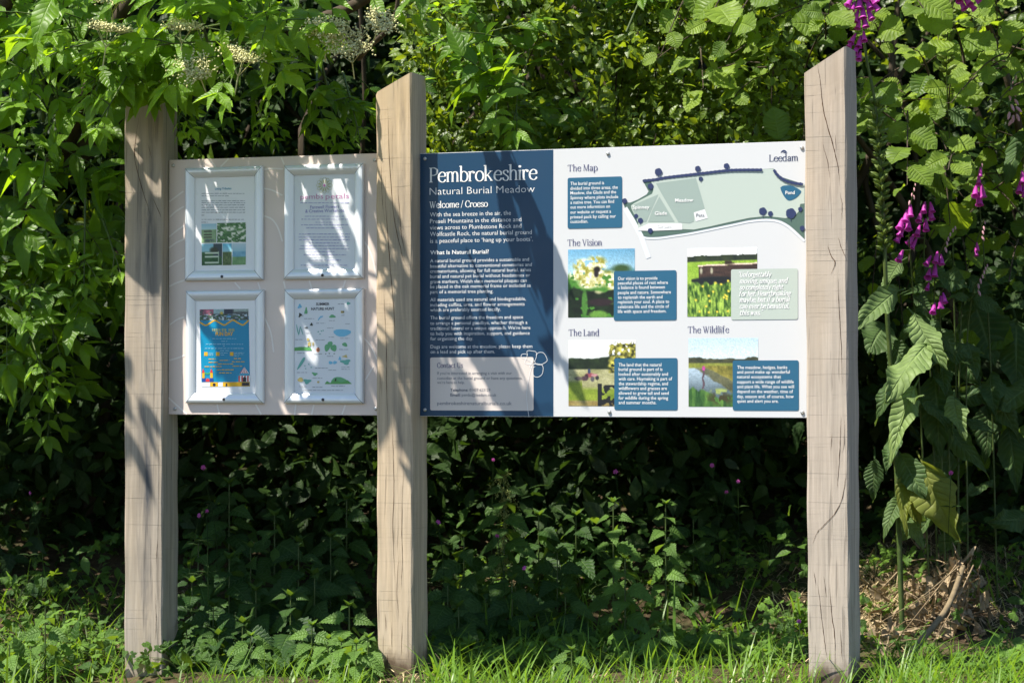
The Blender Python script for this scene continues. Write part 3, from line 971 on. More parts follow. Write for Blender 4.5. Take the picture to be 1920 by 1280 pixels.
# white half: headings, boxes, photographs
serif('map_heading', [('The Map', 1064.9, 321.5, 1119.8)], 12, 0.0005, M_ink, IB, 0.085, 0.034)
serif('vision_heading', [('The Vision', 1064.4, 461.3, 1128.4)], 12, 0.0005, M_ink, IB, 0.085, 0.034)
serif('land_heading', [('The Land', 1066.6, 629.5, 1123.4)], 12, 0.0005, M_ink, IB, 0.085, 0.034)
serif('wildlife_heading', [('The Wildlife', 1290, 624, 1366.6)], 12, 0.0005, M_ink, IB, 0.085, 0.034)

def text_box(rect, lines, mat=M_blue, cap=6.1, d=0.0010):
    b = poly_sheet('text_box', [px_rrect(*rect, 3.5)], d, mat, IB)
    sans('box_text', lines, cap, d + 0.0004, M_text, b, 0.004)
    return b
text_box((1064.4, 333.7, 1166.5, 428.8), [
    ('The burial ground is', 1069.8, 347.5, 1133), ('divided into three areas, the', 1069.8, 356.4, 1158.6), ('Meadow, the Glade and the', 1069.8, 365, 1155.5), ('Spinney where plots include', 1069.8, 374, 1159.4),
    ('a native tree. You can find', 1069.8, 382.7, 1151.6), ('out more informtion on', 1069.8, 391.5, 1144), ('our website or request a', 1069.8, 400.9, 1146), ('printed pack by calling our', 1069.8, 410, 1155), ('custodian.', 1069.8, 418.6, 1103)])
text_box((1151, 508.3, 1268.5, 601), [
    ('Our vision is to provide', 1158.8, 525.2, 1233), ('peaceful places of rest where', 1158.8, 533.6, 1252.7), ('a balance is found between', 1158.8, 542, 1247), ('people and nature. Somewhere', 1158.8, 551.4, 1258.3),
    ('to replenish the earth and', 1158.8, 560.4, 1242.3), ('replenish your soul. A place to', 1158.8, 569, 1255), ('celebrate life and the circle of', 1158.8, 578, 1254.7), ('life with space and freedom.', 1158.8, 586.8, 1249.6)])
text_box((1152, 671.3, 1270.4, 768.2), [
    ('The land that the natural', 1160.2, 686.6, 1240.4), ('burial ground is part of is', 1160.2, 695, 1242.3), ('looked after sustainably and', 1160.2, 704, 1252.7), ('with care. Haymaking is part of', 1160.2, 712.8, 1260.6),
    ('the stewardship regime, and', 1160.2, 721.8, 1252.7), ('wildflowers and grasses are', 1160.2, 730.5, 1250.8), ('allowed to grow tall and seed', 1160.2, 739.5, 1254), ('for wildlife during the spring', 1160.2, 748.5, 1253), ('and summer months.', 1160.2, 757.2, 1230.8)])
text_box((1374, 675.6, 1497.7, 769), [
    ('The meadow, hedges, banks', 1382.4, 691.4, 1476.3), ('and pond make up wonderful', 1382.4, 700, 1481), ('natural ecosystems that', 1382.4, 709, 1464.5), ('support a wide range of wildlife', 1382.4, 718.4, 1488.4),
    ('and plant life. What you see will', 1382.4, 727.4, 1489), ('depend on the weather, time of', 1382.4, 736.4, 1487), ('day, season and, of course, how', 1382.4, 745.7, 1488.4), ('quiet and alert you are.', 1382.4, 754.4, 1459.7)])
qb = poly_sheet('quote_box', [px_rrect(1370.8, 505, 1496, 599.5, 3.5)], 0.0010, M_sage, IB)
serif('quote_text', [('“Unforgettably', 1384, 519.3, 1445.6), ('moving, unique, and', 1387, 531.4, 1476.3), ('so completely right', 1387, 543.2, 1468), ('for her. Heartbreaking', 1386, 555, 1482.2),
    ('maybe, but if a burial', 1387, 566.5, 1480), ('can ever be beautiful,', 1387, 578.6, 1479), ('this was.”', 1387, 590.5, 1428.5)], 9.0, 0.0014, M_text, qb, 0.115, 0.06, 0.26)

def ph_elderflower(U, V):
    C = grad(V / 0.32, (98, 165, 205), (160, 205, 228))
    C = C * (1 - 0.14 * np.clip(U - 0.5, 0, 1)[..., None])
    C = lay(C, blob(U, V, 0.75, 0.34, 0.5, 0.055, 0.4), (70, 130, 140))
    grass = np.clip((V - 0.33 - 0.02 * field(U, V, 5, 2, 1)) / 0.05, 0, 1)
    f = field(U, V, 5, 5, 2)
    C = lay2(C, grass, grad(f, (30, 95, 25), (96, 158, 52)))
    C = lay(C, blob(U, V, 0.80, 0.29, 0.13, 0.06, 0.4), (52, 82, 38))
    C = lay(C, blob(U, V, 0.42, 0.67, 0.13, 0.055, 0.3), (222, 212, 160))
    m = np.zeros_like(U)
    g = np.random.default_rng(5)
    for cx, cy, rx, ry in ((.42, .22, .16, .12), (.22, .24, .14, .10), (.36, .34, .22, .12), (.16, .38, .14, .08), (.40, .46, .24, .10), (.62, .44, .12, .12), (.68, .52, .1, .1), (.30, .50, .14, .08)):
        m = np.maximum(m, blob(U, V, cx, cy, rx, ry, 0.25))
    m *= (field(U, V, 16, 16, 8, 2) > 0.33)
    n = field(U, V, 20, 20, 3, 3)
    C = lay2(C, m, grad(np.clip((n - 0.3) / 0.4, 0, 1), (150, 146, 40), (250, 248, 214)))
    C = lay(C, blob(U, V, .435, .30, .05, .045, .3), (32, 26, 20)); C = lay(C, blob(U, V, .425, .365, .035, .05, .3), (40, 32, 36))
    d = np.clip((V - 0.56 - 0.14 * np.abs(U - 0.3) + 0.25 * (field(U, V, 6, 6, 9) - 0.5)) / 0.04, 0, 1) * (field(U, V, 7, 7, 12) > 0.42)
    C = lay2(C, d * (U < 0.78), grad(field(U, V, 9, 9, 14), (12, 18, 14), (38, 66, 30)))
    C = lay(C, blob(U, V, .25, .80, .045, .20, .2), (70, 128, 46)); C = lay(C, blob(U, V, .46, .97, .14, .07, .2), (98, 150, 52))
    C = lay(C, blob(U, V, .5, .78, .20, .055, .25), (45, 32, 36))
    return C
def ph_coffin(U, V):
    C = grad(V / 0.15, (232, 242, 246), (246, 248, 248))
    tl = 0.13 - 0.03 * field(U, V, 9, 1, 3) - 0.02 * U
    C = lay2(C, (V > tl) * 1.0, grad(field(U, V, 12, 6, 4), (24, 34, 34), (58, 70, 38)))
    C = lay2(C, np.clip((V - 0.19 + 0.02 * U) / 0.02, 0, 1), grad(field(U, V, 14, 10, 6), (120, 164, 34), (160, 196, 62)))
    top = 0.27 - 0.03 * U
    box = (U > 0.16) * (V > top) * (V < 0.46)
    C = lay2(C, box * 1.0, grad(field(U, V, 8, 30, 7), (48, 36, 34), (86, 62, 52)))
    C = lay(C, (U > 0.15) * (V > top - 0.02) * (V < top) * 1.0, (232, 202, 180))
    C = lay(C, blob(U, V, .58, .215, .1, .03, .5) * (field(U, V, 20, 20, 9) > .5), (52, 42, 32))
    for cx in (.2, .35): C = lay(C, blob(U, V, cx, .33, .018, .045, .4), (170, 168, 140))
    C = lay(C, np.clip((V - .40 - .25 * np.abs(U - .45) ** 2) / .03, 0, 1) * (V < .55 + .1 * (field(U, V, 10, 2, 10) - .5)) * (U > .06), (26, 32, 36))
    g = field(U, V, 42, 11, 11, 3)
    m = np.clip((V - .50 - .12 * (field(U, V, 14, 3, 12) - .5)) / .03, 0, 1)
    C = lay2(C, m, grad(np.clip((g - .25) / .5, 0, 1), (34, 74, 22), (170, 206, 72)))
    rg = np.random.default_rng(4)
    for _ in range(18):
        C = lay(C, blob(U, V, rg.uniform(0.02, .6), rg.uniform(.44, .96), .016, .016, .3), (238, 214, 56))
    return C
def ph_tractor(U, V):
    C = grad(V, (240, 243, 248), (240, 243, 248))
    tl = 0.24 + 0.05 * field(U, V, 8, 1, 3) - 0.05 * (U > .42) * np.clip((U - .42) * 4, 0, 1)
    C = lay2(C, np.clip((V - tl) / 0.02, 0, 1), grad(field(U, V, 10, 8, 4) * (1.2 - V * 1.6), (12, 20, 18), (70, 98, 42)))
    f = field(U, V * 0.6, 4, 14, 5)
    C = lay2(C, np.clip((V - .43) / .02, 0, 1), grad(f, (126, 128, 74), (206, 200, 158)))
    C = lay2(C, np.clip((V - .70 + .1 * (U < .2)) / .06, 0, 1) * (V < .92), grad(field(U, V, 5, 6, 6), (94, 122, 26), (160, 176, 52)))
    C = lay2(C, np.clip((V - .9) / .04, 0, 1), grad(f, (120, 96, 40), (176, 160, 96)))
    bush = np.clip((U - .66 + .12 * (V < .5) - .1 * field(U, V, 14, 14, 7)) / .03, 0, 1) * (V > .02 + .3 * np.clip(.78 - U, 0, 1) + .12 * (field(U, V, 16, 1, 8) - .3))
    n = field(U, V, 22, 22, 9)
    C = lay2(C, bush * (field(U, V, 20, 20, 10, 2) > .3), grad(np.clip(n * 1.7 - .35 - np.clip(V - .4, 0, 1) * 1.0, 0, 1), (26, 30, 12), (226, 216, 84)))
    C = lay(C, (U > .44) * (U < .50) * (V > .66) * 1.0, (28, 30, 34))
    C = lay(C, (U > .5) * (V > .68) * (field(U, V, 12, 14, 12) > .45) * 1.0, (30, 32, 34))
    for cx, cy, rx, ry, c in ((.32, .53, .07, .035, (150, 68, 80)), (.27, .56, .03, .05, (60, 40, 50)), (.36, .59, .03, .04, (90, 86, 92)), (.43, .57, .028, .035, (52, 48, 54)), (.24, .58, .05, .035, (80, 56, 66)), (.31, .47, .02, .04, (52, 60, 96)), (.15, .58, .06, .03, (96, 86, 80)), (.39, .53, .05, .02, (186, 130, 134))):
        C = lay(C, blob(U, V, cx, cy, rx, ry, .2), c)
    return C
def ph_pond(U, V):
    C = grad(V / 0.3, (178, 208, 230), (206, 224, 236))
    tl = .30 - .07 * np.clip(field(U, V * 0, 9, 1, 5) - .25, 0, 1)
    C = lay2(C, np.clip((V - tl) / .015, 0, 1), grad(field(U, V, 14, 12, 6), (30, 40, 32), (92, 92, 60)))
    C = lay2(C, np.clip((V - .36) / .01, 0, 1), grad(field(U, V, 10, 14, 7), (96, 112, 34), (160, 162, 66)))
    e = field(U, V, 12, 12, 9) - .5
    wat = np.clip((V - .425 - .03 * e) / .02, 0, 1) * np.clip((.26 + 1.9 * (V - .42) + .08 * e - U) / .03, 0, 1)
    C = lay2(C, wat, grad((V - .42) / .36 + .25 * (field(U, V, 3, 10, 15) - .5), (178, 202, 222), (84, 104, 114)))
    refl = wat * np.clip((U - .06 - 1.45 * (V - .42) + .1 * e) / .05, 0, 1)
    C = lay2(C, refl * .8, grad(field(U, V, 12, 6, 16), (56, 58, 30), (120, 112, 60)))
    bank = (1 - wat) * (V > .40) * (U > .2)
    C = lay2(C, bank * 1.0, grad(field(U, V * .7, 18, 14, 8), (66, 70, 22), (182, 166, 70)))
    fg = np.clip((V - .70 - .22 * np.exp(-((U - .45) / .18) ** 2) * .6 - .10 * (field(U, V * 0, 14, 1, 10) - .3)) / .03, 0, 1)
    C = lay2(C, fg, grad(field(U, V * .4, 26, 8, 11), (18, 58, 30), (122, 172, 64)))
    C = lay(C, blob(U, V, .46, .88, .17, .08, .5) * (field(U, V, 16, 16, 12) > .42), (64, 60, 34))
    C = lay(C, blob(U, V, .46, .775, .13, .04, .4) * (field(U, V, 18, 24, 13) > .48), (156, 174, 90))
    C = lay(C, (np.abs(U - .215 - .008 * np.sin(V * 40)) < .013) * (V > .46) * (V < .74) * 1.0, (92, 72, 84)); C = lay(C, blob(U, V, .218, .44, .022, .035, .3), (196, 60, 150))
    return C
photo('printed_photo', 1065.2, 468, 1190.3, 595.2, ph_elderflower, 0.0005, IB, (96, 96))
photo('printed_photo', 1288.7, 466, 1419.8, 593.8, ph_coffin, 0.0005, IB, (96, 96))
photo('printed_photo', 1066, 638, 1191.7, 760.9, ph_tractor, 0.0005, IB, (96, 96))
photo('printed_photo', 1291, 634, 1421.5, 762, ph_pond, 0.0005, IB, (96, 96))

# the map (zoom of the photo: x = 1030 + X / 3.84, y = 260 + Y / 3.84)
def mp(pts): return [Q(1030 + a / 3.84, 260 + b / 3.84) for a, b in pts]
def smooth_px(pts, n=5): return [tuple(p) for p in curve_pts([np.array(p) for p in pts], n)]
xe = 1838
base_pts = [(675, 303), (690, 335), (715, 380), (700, 402), (640, 437), (585, 460), (530, 462), (545, 500), (600, 590), (640, 645), (655, 688)] + smooth_px([(655, 688), (700, 706), (790, 705), (900, 690), (1040, 668), (1300, 615), (1440, 585), (1560, 574), (1650, 584), (1720, 618), (1780, 668), (xe, 724)]) + [(xe, 330), (1650, 270), (1615, 215), (1535, 220), (1280, 230), (1060, 255), (850, 285)]
map_o = poly_sheet('site_map', [mp(base_pts)], 0.0005, M_mapd, IB)
road = smooth_px([(660, 700), (700, 716), (790, 716), (900, 701), (1040, 679), (1300, 626), (1440, 597), (1560, 586), (1645, 596), (1712, 628), (1772, 678), (xe, 738)])
strips_mesh('map_road', [strip(mp(road), 0.0055), strip(mp([(545, 500), (600, 590), (660, 700), (716, 858)]), 0.0135)], 0.0007, M_mapr, map_o)
light = [(735, 312), (760, 303), (850, 290), (1060, 258), (1280, 234), (1535, 222), (1615, 217), (1640, 255), (1700, 300), (xe, 330), (xe, 468), (1808, 470), (1795, 525), (1770, 555), (1700, 573), (1640, 566), (1560, 558), (1440, 571), (1300, 600), (1160, 632), (1040, 655), (960, 652), (900, 660), (645, 664), (640, 640), (640, 604), (592, 505), (588, 482), (610, 466), (740, 398), (750, 372), (745, 340)]
poly_sheet('map_field', [mp(light)], 0.0009, M_mapl, map_o)
poly_sheet('map_zone', [mp([(596, 492), (612, 474), (786, 402), (742, 500), (698, 602), (648, 602), (612, 540)]), mp([(793, 418), (903, 598), (712, 600), (740, 520)]), mp([(768, 322), (1056, 284), (1090, 400), (1122, 510), (1040, 540), (1042, 596), (1010, 610), (930, 602), (812, 402)])], 0.0012, M_mapm, map_o)
poly_sheet('map_plot', [mp([(700, 618), (712, 612), (950, 609), (958, 618), (958, 655), (735, 664), (640, 662), (640, 645)]), mp([(1040, 532), (1120, 508), (1142, 572), (1056, 596)])], 0.0014, M_mapg, map_o)
poly_sheet('map_pond', [mp(smooth_px([(1664, 352), (1690, 338), (1750, 341), (1808, 372), (1810, 392), (1776, 428), (1726, 446), (1694, 420), (1670, 376), (1664, 352)], 4))], 0.0014, M_blue, map_o)
hedge_polys = []
def scallop(line, r, step):
    P = curve_pts([np.array(p, dtype=float) for p in line], 12)
    L = np.concatenate([[0], np.cumsum(np.linalg.norm(np.diff(P, axis=0), axis=1))])
    for k, s in enumerate(np.arange(0, L[-1], step)):
        x = np.interp(s, L, P[:, 0]); y = np.interp(s, L, P[:, 1])
        rr = r * (1 + 0.15 * math.sin(k * 2.3))
        hedge_polys.append(mp([(x + rr * math.cos(a), y + rr * math.sin(a)) for a in np.linspace(0, 2 * math.pi, 11)[:-1]]))
scallop([(682, 304), (760, 296), (850, 280), (1060, 256), (1280, 231), (1400, 226), (1530, 226)], 10.5, 11)
scallop([(1622, 232), (1650, 268), (1700, 302), (1760, 320), (1832, 330)], 10.5, 11)
poly_sheet('map_hedge', hedge_polys, 0.0016, M_mapn, map_o)
for (tx, ty, tr) in ((787, 240, 25), (1070, 217, 19), (1277, 198, 19), (1092, 290, 15), (730, 343, 20), (543, 448, 17), (626, 557, 14), (657, 590, 18), (728, 663, 17), (1538, 523, 26), (1593, 540, 17), (1740, 538, 34), (1808, 508, 15), (1822, 645, 17)):
    P = [(tx + tr * (1 + .10 * abs(math.cos(2.5 * a))) * math.cos(a), ty + tr * (1 + .10 * abs(math.cos(2.5 * a))) * math.sin(a)) for a in np.linspace(0, 2 * math.pi, 31)[:-1]]
    poly_sheet('map_tree', [mp(P), mp([(tx - 2, ty + tr * .9), (tx + 2, ty + tr * .9), (tx + 2, ty + tr * 1.65), (tx - 2, ty + tr * 1.65)])], 0.0019, M_mapn, map_o)
zx = lambda X: 1030 + X / 3.84
zy = lambda Y: 260 + Y / 3.84
sans('map_name', [('Spinney', zx(601), zy(507), zx(722)), ('Glade', zx(760), zy(550), zx(848)), ('Meadow', zx(907), zy(457), zx(1037)), ('Pond', zx(1701), zy(402), zx(1768)), ('Car park', zx(776), zy(642), zx(880))], 6.4, 0.0022, M_text, map_o, 0.012)
sans('map_name', [('Pets', zx(1059), zy(564), zx(1117))], 6.4, 0.0022, M_grey, map_o)
lg = serif('logo', [('Leedam', zx(1582), zy(165), zx(1790))], 12.2, 0.0005, M_mapn, IB, 0.09, 0.045, gap=0.03)
arc1 = mp(smooth_px([(1664, 104), (1674, 88), (1690, 82), (1706, 90), (1714, 106)], 5) + smooth_px([(1714, 106), (1704, 97), (1690, 93), (1678, 97), (1664, 104)], 5)[:-1])
arc2 = mp(smooth_px([(1680, 104), (1690, 98), (1702, 99), (1712, 110)], 5) + [(1700, 105), (1690, 103)])
poly_sheet('logo_leaf', [arc1, arc2], 0.0006, M_mapn, lg)

# ------------------------------------------------------------------ notice board with four frames
nx0 = Q(316.5, 540)[0]; nx1 = Q(706, 640, 0.052)[0] - 0.004
nzt = (Q(316, 299.5)[1] + Q(704, 288.5)[1]) / 2; nzb = (Q(318, 777)[1] + Q(704, 778)[1]) / 2
NB = board_empty('notice_board', (nx0 + nx1) / 2, nzb, 'beige backing board with pale petal lines, carrying four poster frames', 'notice board')
nb_panel = slab('panel', nx0, nx1, nzb, nzt, -0.004, 0.0, M_board, NB)
for s in [(325, 310.5), (703, 300), (328, 766), (705, 766)]:
    screw(*s, NB, 0.0004)
nb1 = lambda X, Y: (300 + X / 4.571, 280 + Y / 4.571)
nb2 = lambda X, Y: (300 + X / 4.571, 520 + Y / 4.571)
pet = [[nb1(80, 450), nb1(140, 405), nb1(200, 360)], [nb1(85, 580), nb1(140, 530), nb1(205, 490)], [nb1(80, 750), nb1(140, 700), nb1(205, 655)], [nb1(78, 845), nb1(140, 800), nb1(210, 768)], [nb1(78, 1005), nb1(140, 965), nb1(212, 930)], [nb1(80, 1175), nb1(140, 1145), nb1(215, 1120)],
    [nb1(885, 335), nb1(960, 350), nb1(1050, 395)], [nb1(895, 570), nb1(960, 600), nb1(1010, 670), nb1(1050, 790)], [nb1(880, 175), nb1(960, 165), nb1(1055, 170)], [nb1(430, 95), nb1(480, 150)], [nb1(520, 150), nb1(590, 80)],
    [nb1(1750, 790), nb1(1790, 850), nb1(1830, 960), nb1(1855, 1090)], [nb1(1040, 70), nb1(1065, 130)], [nb1(640, 1140), nb1(690, 1195)], [nb1(840, 1140), nb1(860, 1200)], [nb1(1060, 1130), nb1(1075, 1190)], [nb1(1280, 1125), nb1(1300, 1190)], [nb1(1590, 1120), nb1(1570, 1185)],
    [nb2(85, 405), nb2(150, 360), nb2(210, 340)], [nb2(80, 710), nb2(150, 690), nb2(215, 665)], [nb2(75, 1030), nb2(140, 1090), nb2(230, 1170)], [nb2(490, 1085), nb2(510, 1170)], [nb2(820, 1085), nb2(870, 1175)], [nb2(1165, 1085), nb2(1155, 1175)], [nb2(1320, 1090), nb2(1300, 1175)], [nb2(1590, 1090), nb2(1560, 1175)], [nb2(890, 330), nb2(950, 470), nb2(975, 640)], [nb2(1750, 520), nb2(1810, 590), nb2(1860, 700)], [nb2(1760, 880), nb2(1830, 760)]]
strips_mesh('petal_lines', [strip(curve_pts([np.array(Q(*p)) for p in pl], 8), 0.0046) for pl in pet], 0.0003, M_line, NB)

M_alu = plain_mat('frame_silver', (0.70, 0.73, 0.77), (0.77, 0.80, 0.83), 3, 0.33, 0.5, 0.02, 0.25)
M_lock = plain_mat('lock_dark', (0.03, 0.03, 0.035), (0.06, 0.06, 0.07), 200, 0.35, 0.5, 0.1, 0.4)
M_paper = print_mat('poster_paper', (0.84, 0.85, 0.87), 0.3)
M_paper2 = print_mat('poster_paper_grey', (0.74, 0.77, 0.81), 0.3)
M_cyan = print_mat('poster_cyan', srgb(0, 136, 178), 0.3)
M_yel = print_mat('poster_yellow', srgb(222, 172, 30), 0.3)
M_pink = print_mat('poster_pink', srgb(196, 120, 172), 0.35)
M_lilac = print_mat('poster_lilac', srgb(120, 118, 186), 0.35)
M_lil2 = print_mat('poster_small_violet', srgb(140, 140, 192), 0.35)
M_small = print_mat('poster_small_grey', srgb(122, 128, 142), 0.35)
M_teal = print_mat('poster_heading_teal', srgb(72, 158, 190), 0.35)
M_blk = print_mat('poster_black', srgb(36, 38, 52), 0.35)
M_olive = print_mat('poster_olive', srgb(176, 178, 116), 0.35)
M_red = print_mat('poster_red', srgb(206, 58, 58), 0.35)
M_dblue = print_mat('poster_blue', srgb(30, 66, 150), 0.35)
M_grn = print_mat('poster_green', srgb(66, 160, 110), 0.35)
M_ppaleb = print_mat('poster_pale_text', srgb(168, 208, 220), 0.35)

FD = 0.012
def poster_frame(label, tl, tr, bl, br, inner, paper, lock_px):
    """Aluminium snap frame; corner pixels of its outer edge, inner = rail widths in pixels (left, top, right, bottom)."""
    x0 = (Q(*tl, FD)[0] + Q(*bl, FD)[0]) / 2; x1 = (Q(*tr, FD)[0] + Q(*br, FD)[0]) / 2
    z1 = (Q(*tl, FD)[1] + Q(*tr, FD)[1]) / 2; z0 = (Q(*bl, FD)[1] + Q(*br, FD)[1]) / 2
    root = board_empty('poster_frame', (x0 + x1) / 2, z0, label, 'poster frame')
    w = 0.0285
    prof = [(0, 0.0006), (0, 0.0085), (0.0012, 0.0105), (0.0035, 0.0125), (0.008, 0.0138), (0.013, 0.0136), (0.018, 0.0122), (0.023, 0.0098), (0.0268, 0.0072), (w, 0.0050), (w, 0.0022)]
    bm = bmesh.new()
    rings = []
    for u, h in prof:
        rings.append([bm.verts.new((x, -h, z)) for x, z in ((x0 + u, z0 + u), (x1 - u, z0 + u), (x1 - u, z1 - u), (x0 + u, z1 - u))])
    for a, b in zip(rings[:-1], rings[1:]):
        for k in range(4):
            bm.faces.new((a[k], a[(k + 1) % 4], b[(k + 1) % 4], b[k]))
    for (sx, sz, xx, zz) in ((1, -1, x0, z1), (-1, 1, x1, z0), (1, 1, x0, z0), (-1, -1, x1, z1)):   # open mitre joints
        prev = None
        for u, h in prof[1:-1]:
            cur = [bm.verts.new((xx + sx * (u + e), -h - 0.0003, zz + sz * (u - e))) for e in (-0.0004, 0.0004)]
            if prev:
                f = bm.faces.new((prev[0], prev[1], cur[1], cur[0])); f.material_index = 1
            prev = cur
    bmesh.ops.recalc_face_normals(bm, faces=[f for f in bm.faces if f.material_index == 0])
    bm_obj('frame', bm, [M_alu, M_edge], root)
    sheet = poly_sheet('poster', [[(x0 + w * .9, z0 + w * .9), (x1 - w * .9, z0 + w * .9), (x1 - w * .9, z1 - w * .9), (x0 + w * .9, z1 - w * .9)]], 0.003, paper, root)
    lx, lz = Q(*lock_px, FD)
    bm = bmesh.new()
    n = 12
    pr = [(0.0042, 0.0100), (0.0042, 0.0150), (0.0034, 0.0156), (0.0012, 0.0156), (0.0012, 0.0146), (0.0002, 0.0146)]
    rg = [[bm.verts.new((lx + r * math.cos(2*math.pi*k/n), -h, lz + r * math.sin(2*math.pi*k/n))) for k in range(n)] for r, h in pr]
    for a, b in zip(rg[:-1], rg[1:]):
        for k in range(n): bm.faces.new((a[k], a[(k+1) % n], b[(k+1) % n], b[k]))
    bm_obj('lock', bm, M_lock, root, True)
    return root, sheet

def word_bars(rows, g, plane, h=0.0016):
    """Lines of print too small to read: rows of (px left, py, px right) become word-length dashes."""
    out = []
    for xl, y, xr in rows:
        x = xl
        while x < xr - 1:
            L = min(g.uniform(3, 9), xr - x)
            a = Q(x, y, plane); b = Q(x + L, y, plane)
            z = a[1]
            hh = h * g.uniform(0.75, 1.1)
            out.append([(a[0], z), (b[0], z), (b[0], z + hh), (a[0], z + hh)])
            x += L + g.uniform(1.0, 1.8)
    return out
gb = np.random.default_rng(77)
PD = 0.003

# top left: letter with five small photographs
F1, S1 = poster_frame('poster frame holding a letter with five small garden photographs', (345.5, 313.9), (491.4, 312.4), (346.6, 526), (493, 524.6), None, M_paper, (416.5, 518.5))
e1 = lambda X, Y: (360 + X / 7.11, 330 + Y / 7.11)
sans('letter_heading', [('Living Tributes', *e1(308, 186), e1(526, 186)[0])], 4.2, 0.0036, M_teal, S1, 0.01, plane=PD)
rows = [(*e1(130, y), e1(xr, y)[0]) for y, xr in ((238, 710), (270, 492), (335, 708), (362, 712), (392, 712), (424, 708), (458, 708), (490, 712), (528, 168), (584, 708), (622, 214))]
poly_sheet('letter_text', word_bars(rows, gb, PD, 0.0015), 0.0036, M_small, S1)
def ph_bench(U, V):
    C = grad(V / .3, (150, 200, 220), (190, 220, 224))
    C = lay2(C, np.clip((V - .28) / .05, 0, 1), grad(field(U, V, 6, 6, 3), (110, 150, 100), (168, 196, 146)))
    for y0 in (.38, .56, .7): C = lay(C, (U > .15) * (U < .7) * (np.abs(V - y0) < .035) * 1.0, (84, 76, 66))
    C = lay(C, blob(U, V, .5, .88, .35, .08, .4) * (field(U, V, 9, 9, 4) > .4), (90, 108, 104))
    return C
def ph_blossom(U, V):
    C = grad(field(U, V, 14, 12, 5), (36, 84, 40), (120, 172, 96))
    C = lay(C, (field(U, V, 12, 10, 6, 2) > .66) * 1.0, (222, 226, 204))
    C = lay(C, blob(U, V, .42, .3, .2, .12, .3) * (field(U, V, 18, 16, 7) > .35), (232, 234, 214))
    return C
def ph_white_bench(U, V):
    C = grad(V / .4, (128, 196, 218), (150, 206, 220))
    C = lay2(C, np.clip((V - .36) / .05, 0, 1), grad(field(U, V, 8, 8, 3), (24, 72, 40), (70, 124, 60)))
    C = lay(C, (U > .58) * (V < .6) * 1.0, (58, 76, 84)); C = lay(C, blob(U, V, .6, .3, .2, .14, .3), (62, 70, 48))
    for y0 in (.43, .61, .87): C = lay(C, (U > .15) * (U < .84) * (np.abs(V - y0) < .04) * 1.0, (206, 222, 196))
    C = lay(C, (np.abs(U - .83) < .03) * (V > .36) * (V < .9) * 1.0, (180, 204, 172))
    return C
def ph_strip(U, V):
    C = grad(V / .4, (88, 184, 220), (158, 214, 226))
    return lay2(C, np.clip((V - .36) / .05, 0, 1), grad(field(U, V, 8, 12, 8), (44, 70, 32), (136, 158, 92)))
def ph_hills(U, V):
    C = grad(V / .35, (190, 212, 222), (150, 200, 216))
    C = lay2(C, np.clip((V - .35) / .05, 0, 1), grad(field(U, V, 4, 4, 9), (58, 132, 170), (140, 196, 220)))
    return lay2(C, np.clip((V - .6) / .05, 0, 1), grad(field(U, V, 6, 6, 10), (84, 140, 84), (140, 180, 118)))
for fn, a, b in ((ph_bench, (128, 640), (326, 893)), (ph_blossom, (336, 628), (720, 888)), (ph_white_bench, (132, 905), (402, 1192)), (ph_strip, (410, 902), (530, 1190)), (ph_hills, (538, 900), (718, 1185))):
    p, q = e1(*a), e1(*b)
    photo('small_photo', p[0], p[1], q[0], q[1], fn, 0.0036, S1, (30, 30), PD)

# top right: florist's poster
F2, S2 = poster_frame('poster frame holding a pale lilac florist poster with a petal emblem', (531.5, 310.6), (680.7, 306), (532.6, 523.3), (681, 521.7), None, M_paper2, (605, 516))
e2 = lambda X, Y: (550 + X / 6.917, 325 + Y / 6.917)
def petals(cx, cy, r, n=12):
    out = []
    for k in range(n):
        a = 2 * math.pi * k / n
        for r0, r1, wd in ((.42, 1.0, .24), (.25, .72, .2)):
            P = []
            for t in np.linspace(0, 1, 7): P.append((r0 + (r1 - r0) * t, wd * math.sin(math.pi * t) ** .8 * (.5 + .5 * t)))
            P += [(x, -y) for x, y in reversed(P[1:-1])]
            out.append(strip([np.array(Q(cx + r * (x * math.cos(a) - y * math.sin(a)), cy + r * (x * math.sin(a) + y * math.cos(a)), PD)) for x, y in P], 0.0009, True))
    return out
pcx, pcy = e2(405, 157)
strips_mesh('petal_emblem', petals(pcx, pcy, 15.2), 0.0036, M_olive, S2)
poly_sheet('emblem_centre', [[Q(pcx + 2.3 * math.cos(a), pcy + 2.5 * math.sin(a), PD) for a in np.linspace(0, 2*math.pi, 13)[:-1]]], 0.0048, M_pink, S2)
sans('florist_name', [('pembs', *e2(92, 338), e2(388, 338)[0]), ('petals', *e2(420, 332), e2(722, 332)[0])], 9.5, 0.0036, M_pink, S2, -0.006, plane=PD)
sans('florist_lines', [('Farewell Flowers', *e2(220, 460), e2(592, 460)[0]), ('& Creative Workshops', *e2(156, 512), e2(660, 512)[0])], 6.2, 0.0036, M_lilac, S2, plane=PD)
rows = [(*e2(x, y), e2(xr, y)[0]) for x, y, xr in ((92, 388, 730), (150, 562, 668), (106, 600, 712), (290, 640, 524), (104, 672, 714), (170, 714, 648), (76, 792, 736), (70, 832, 734), (78, 868, 734), (210, 908, 604), (96, 944, 730), (84, 982, 732), (280, 1020, 540), (140, 1060, 690), (200, 1130, 624), (104, 1196, 716))]
poly_sheet('florist_text', word_bars(rows, gb, PD, 0.0017), 0.0036, M_lil2, S2)

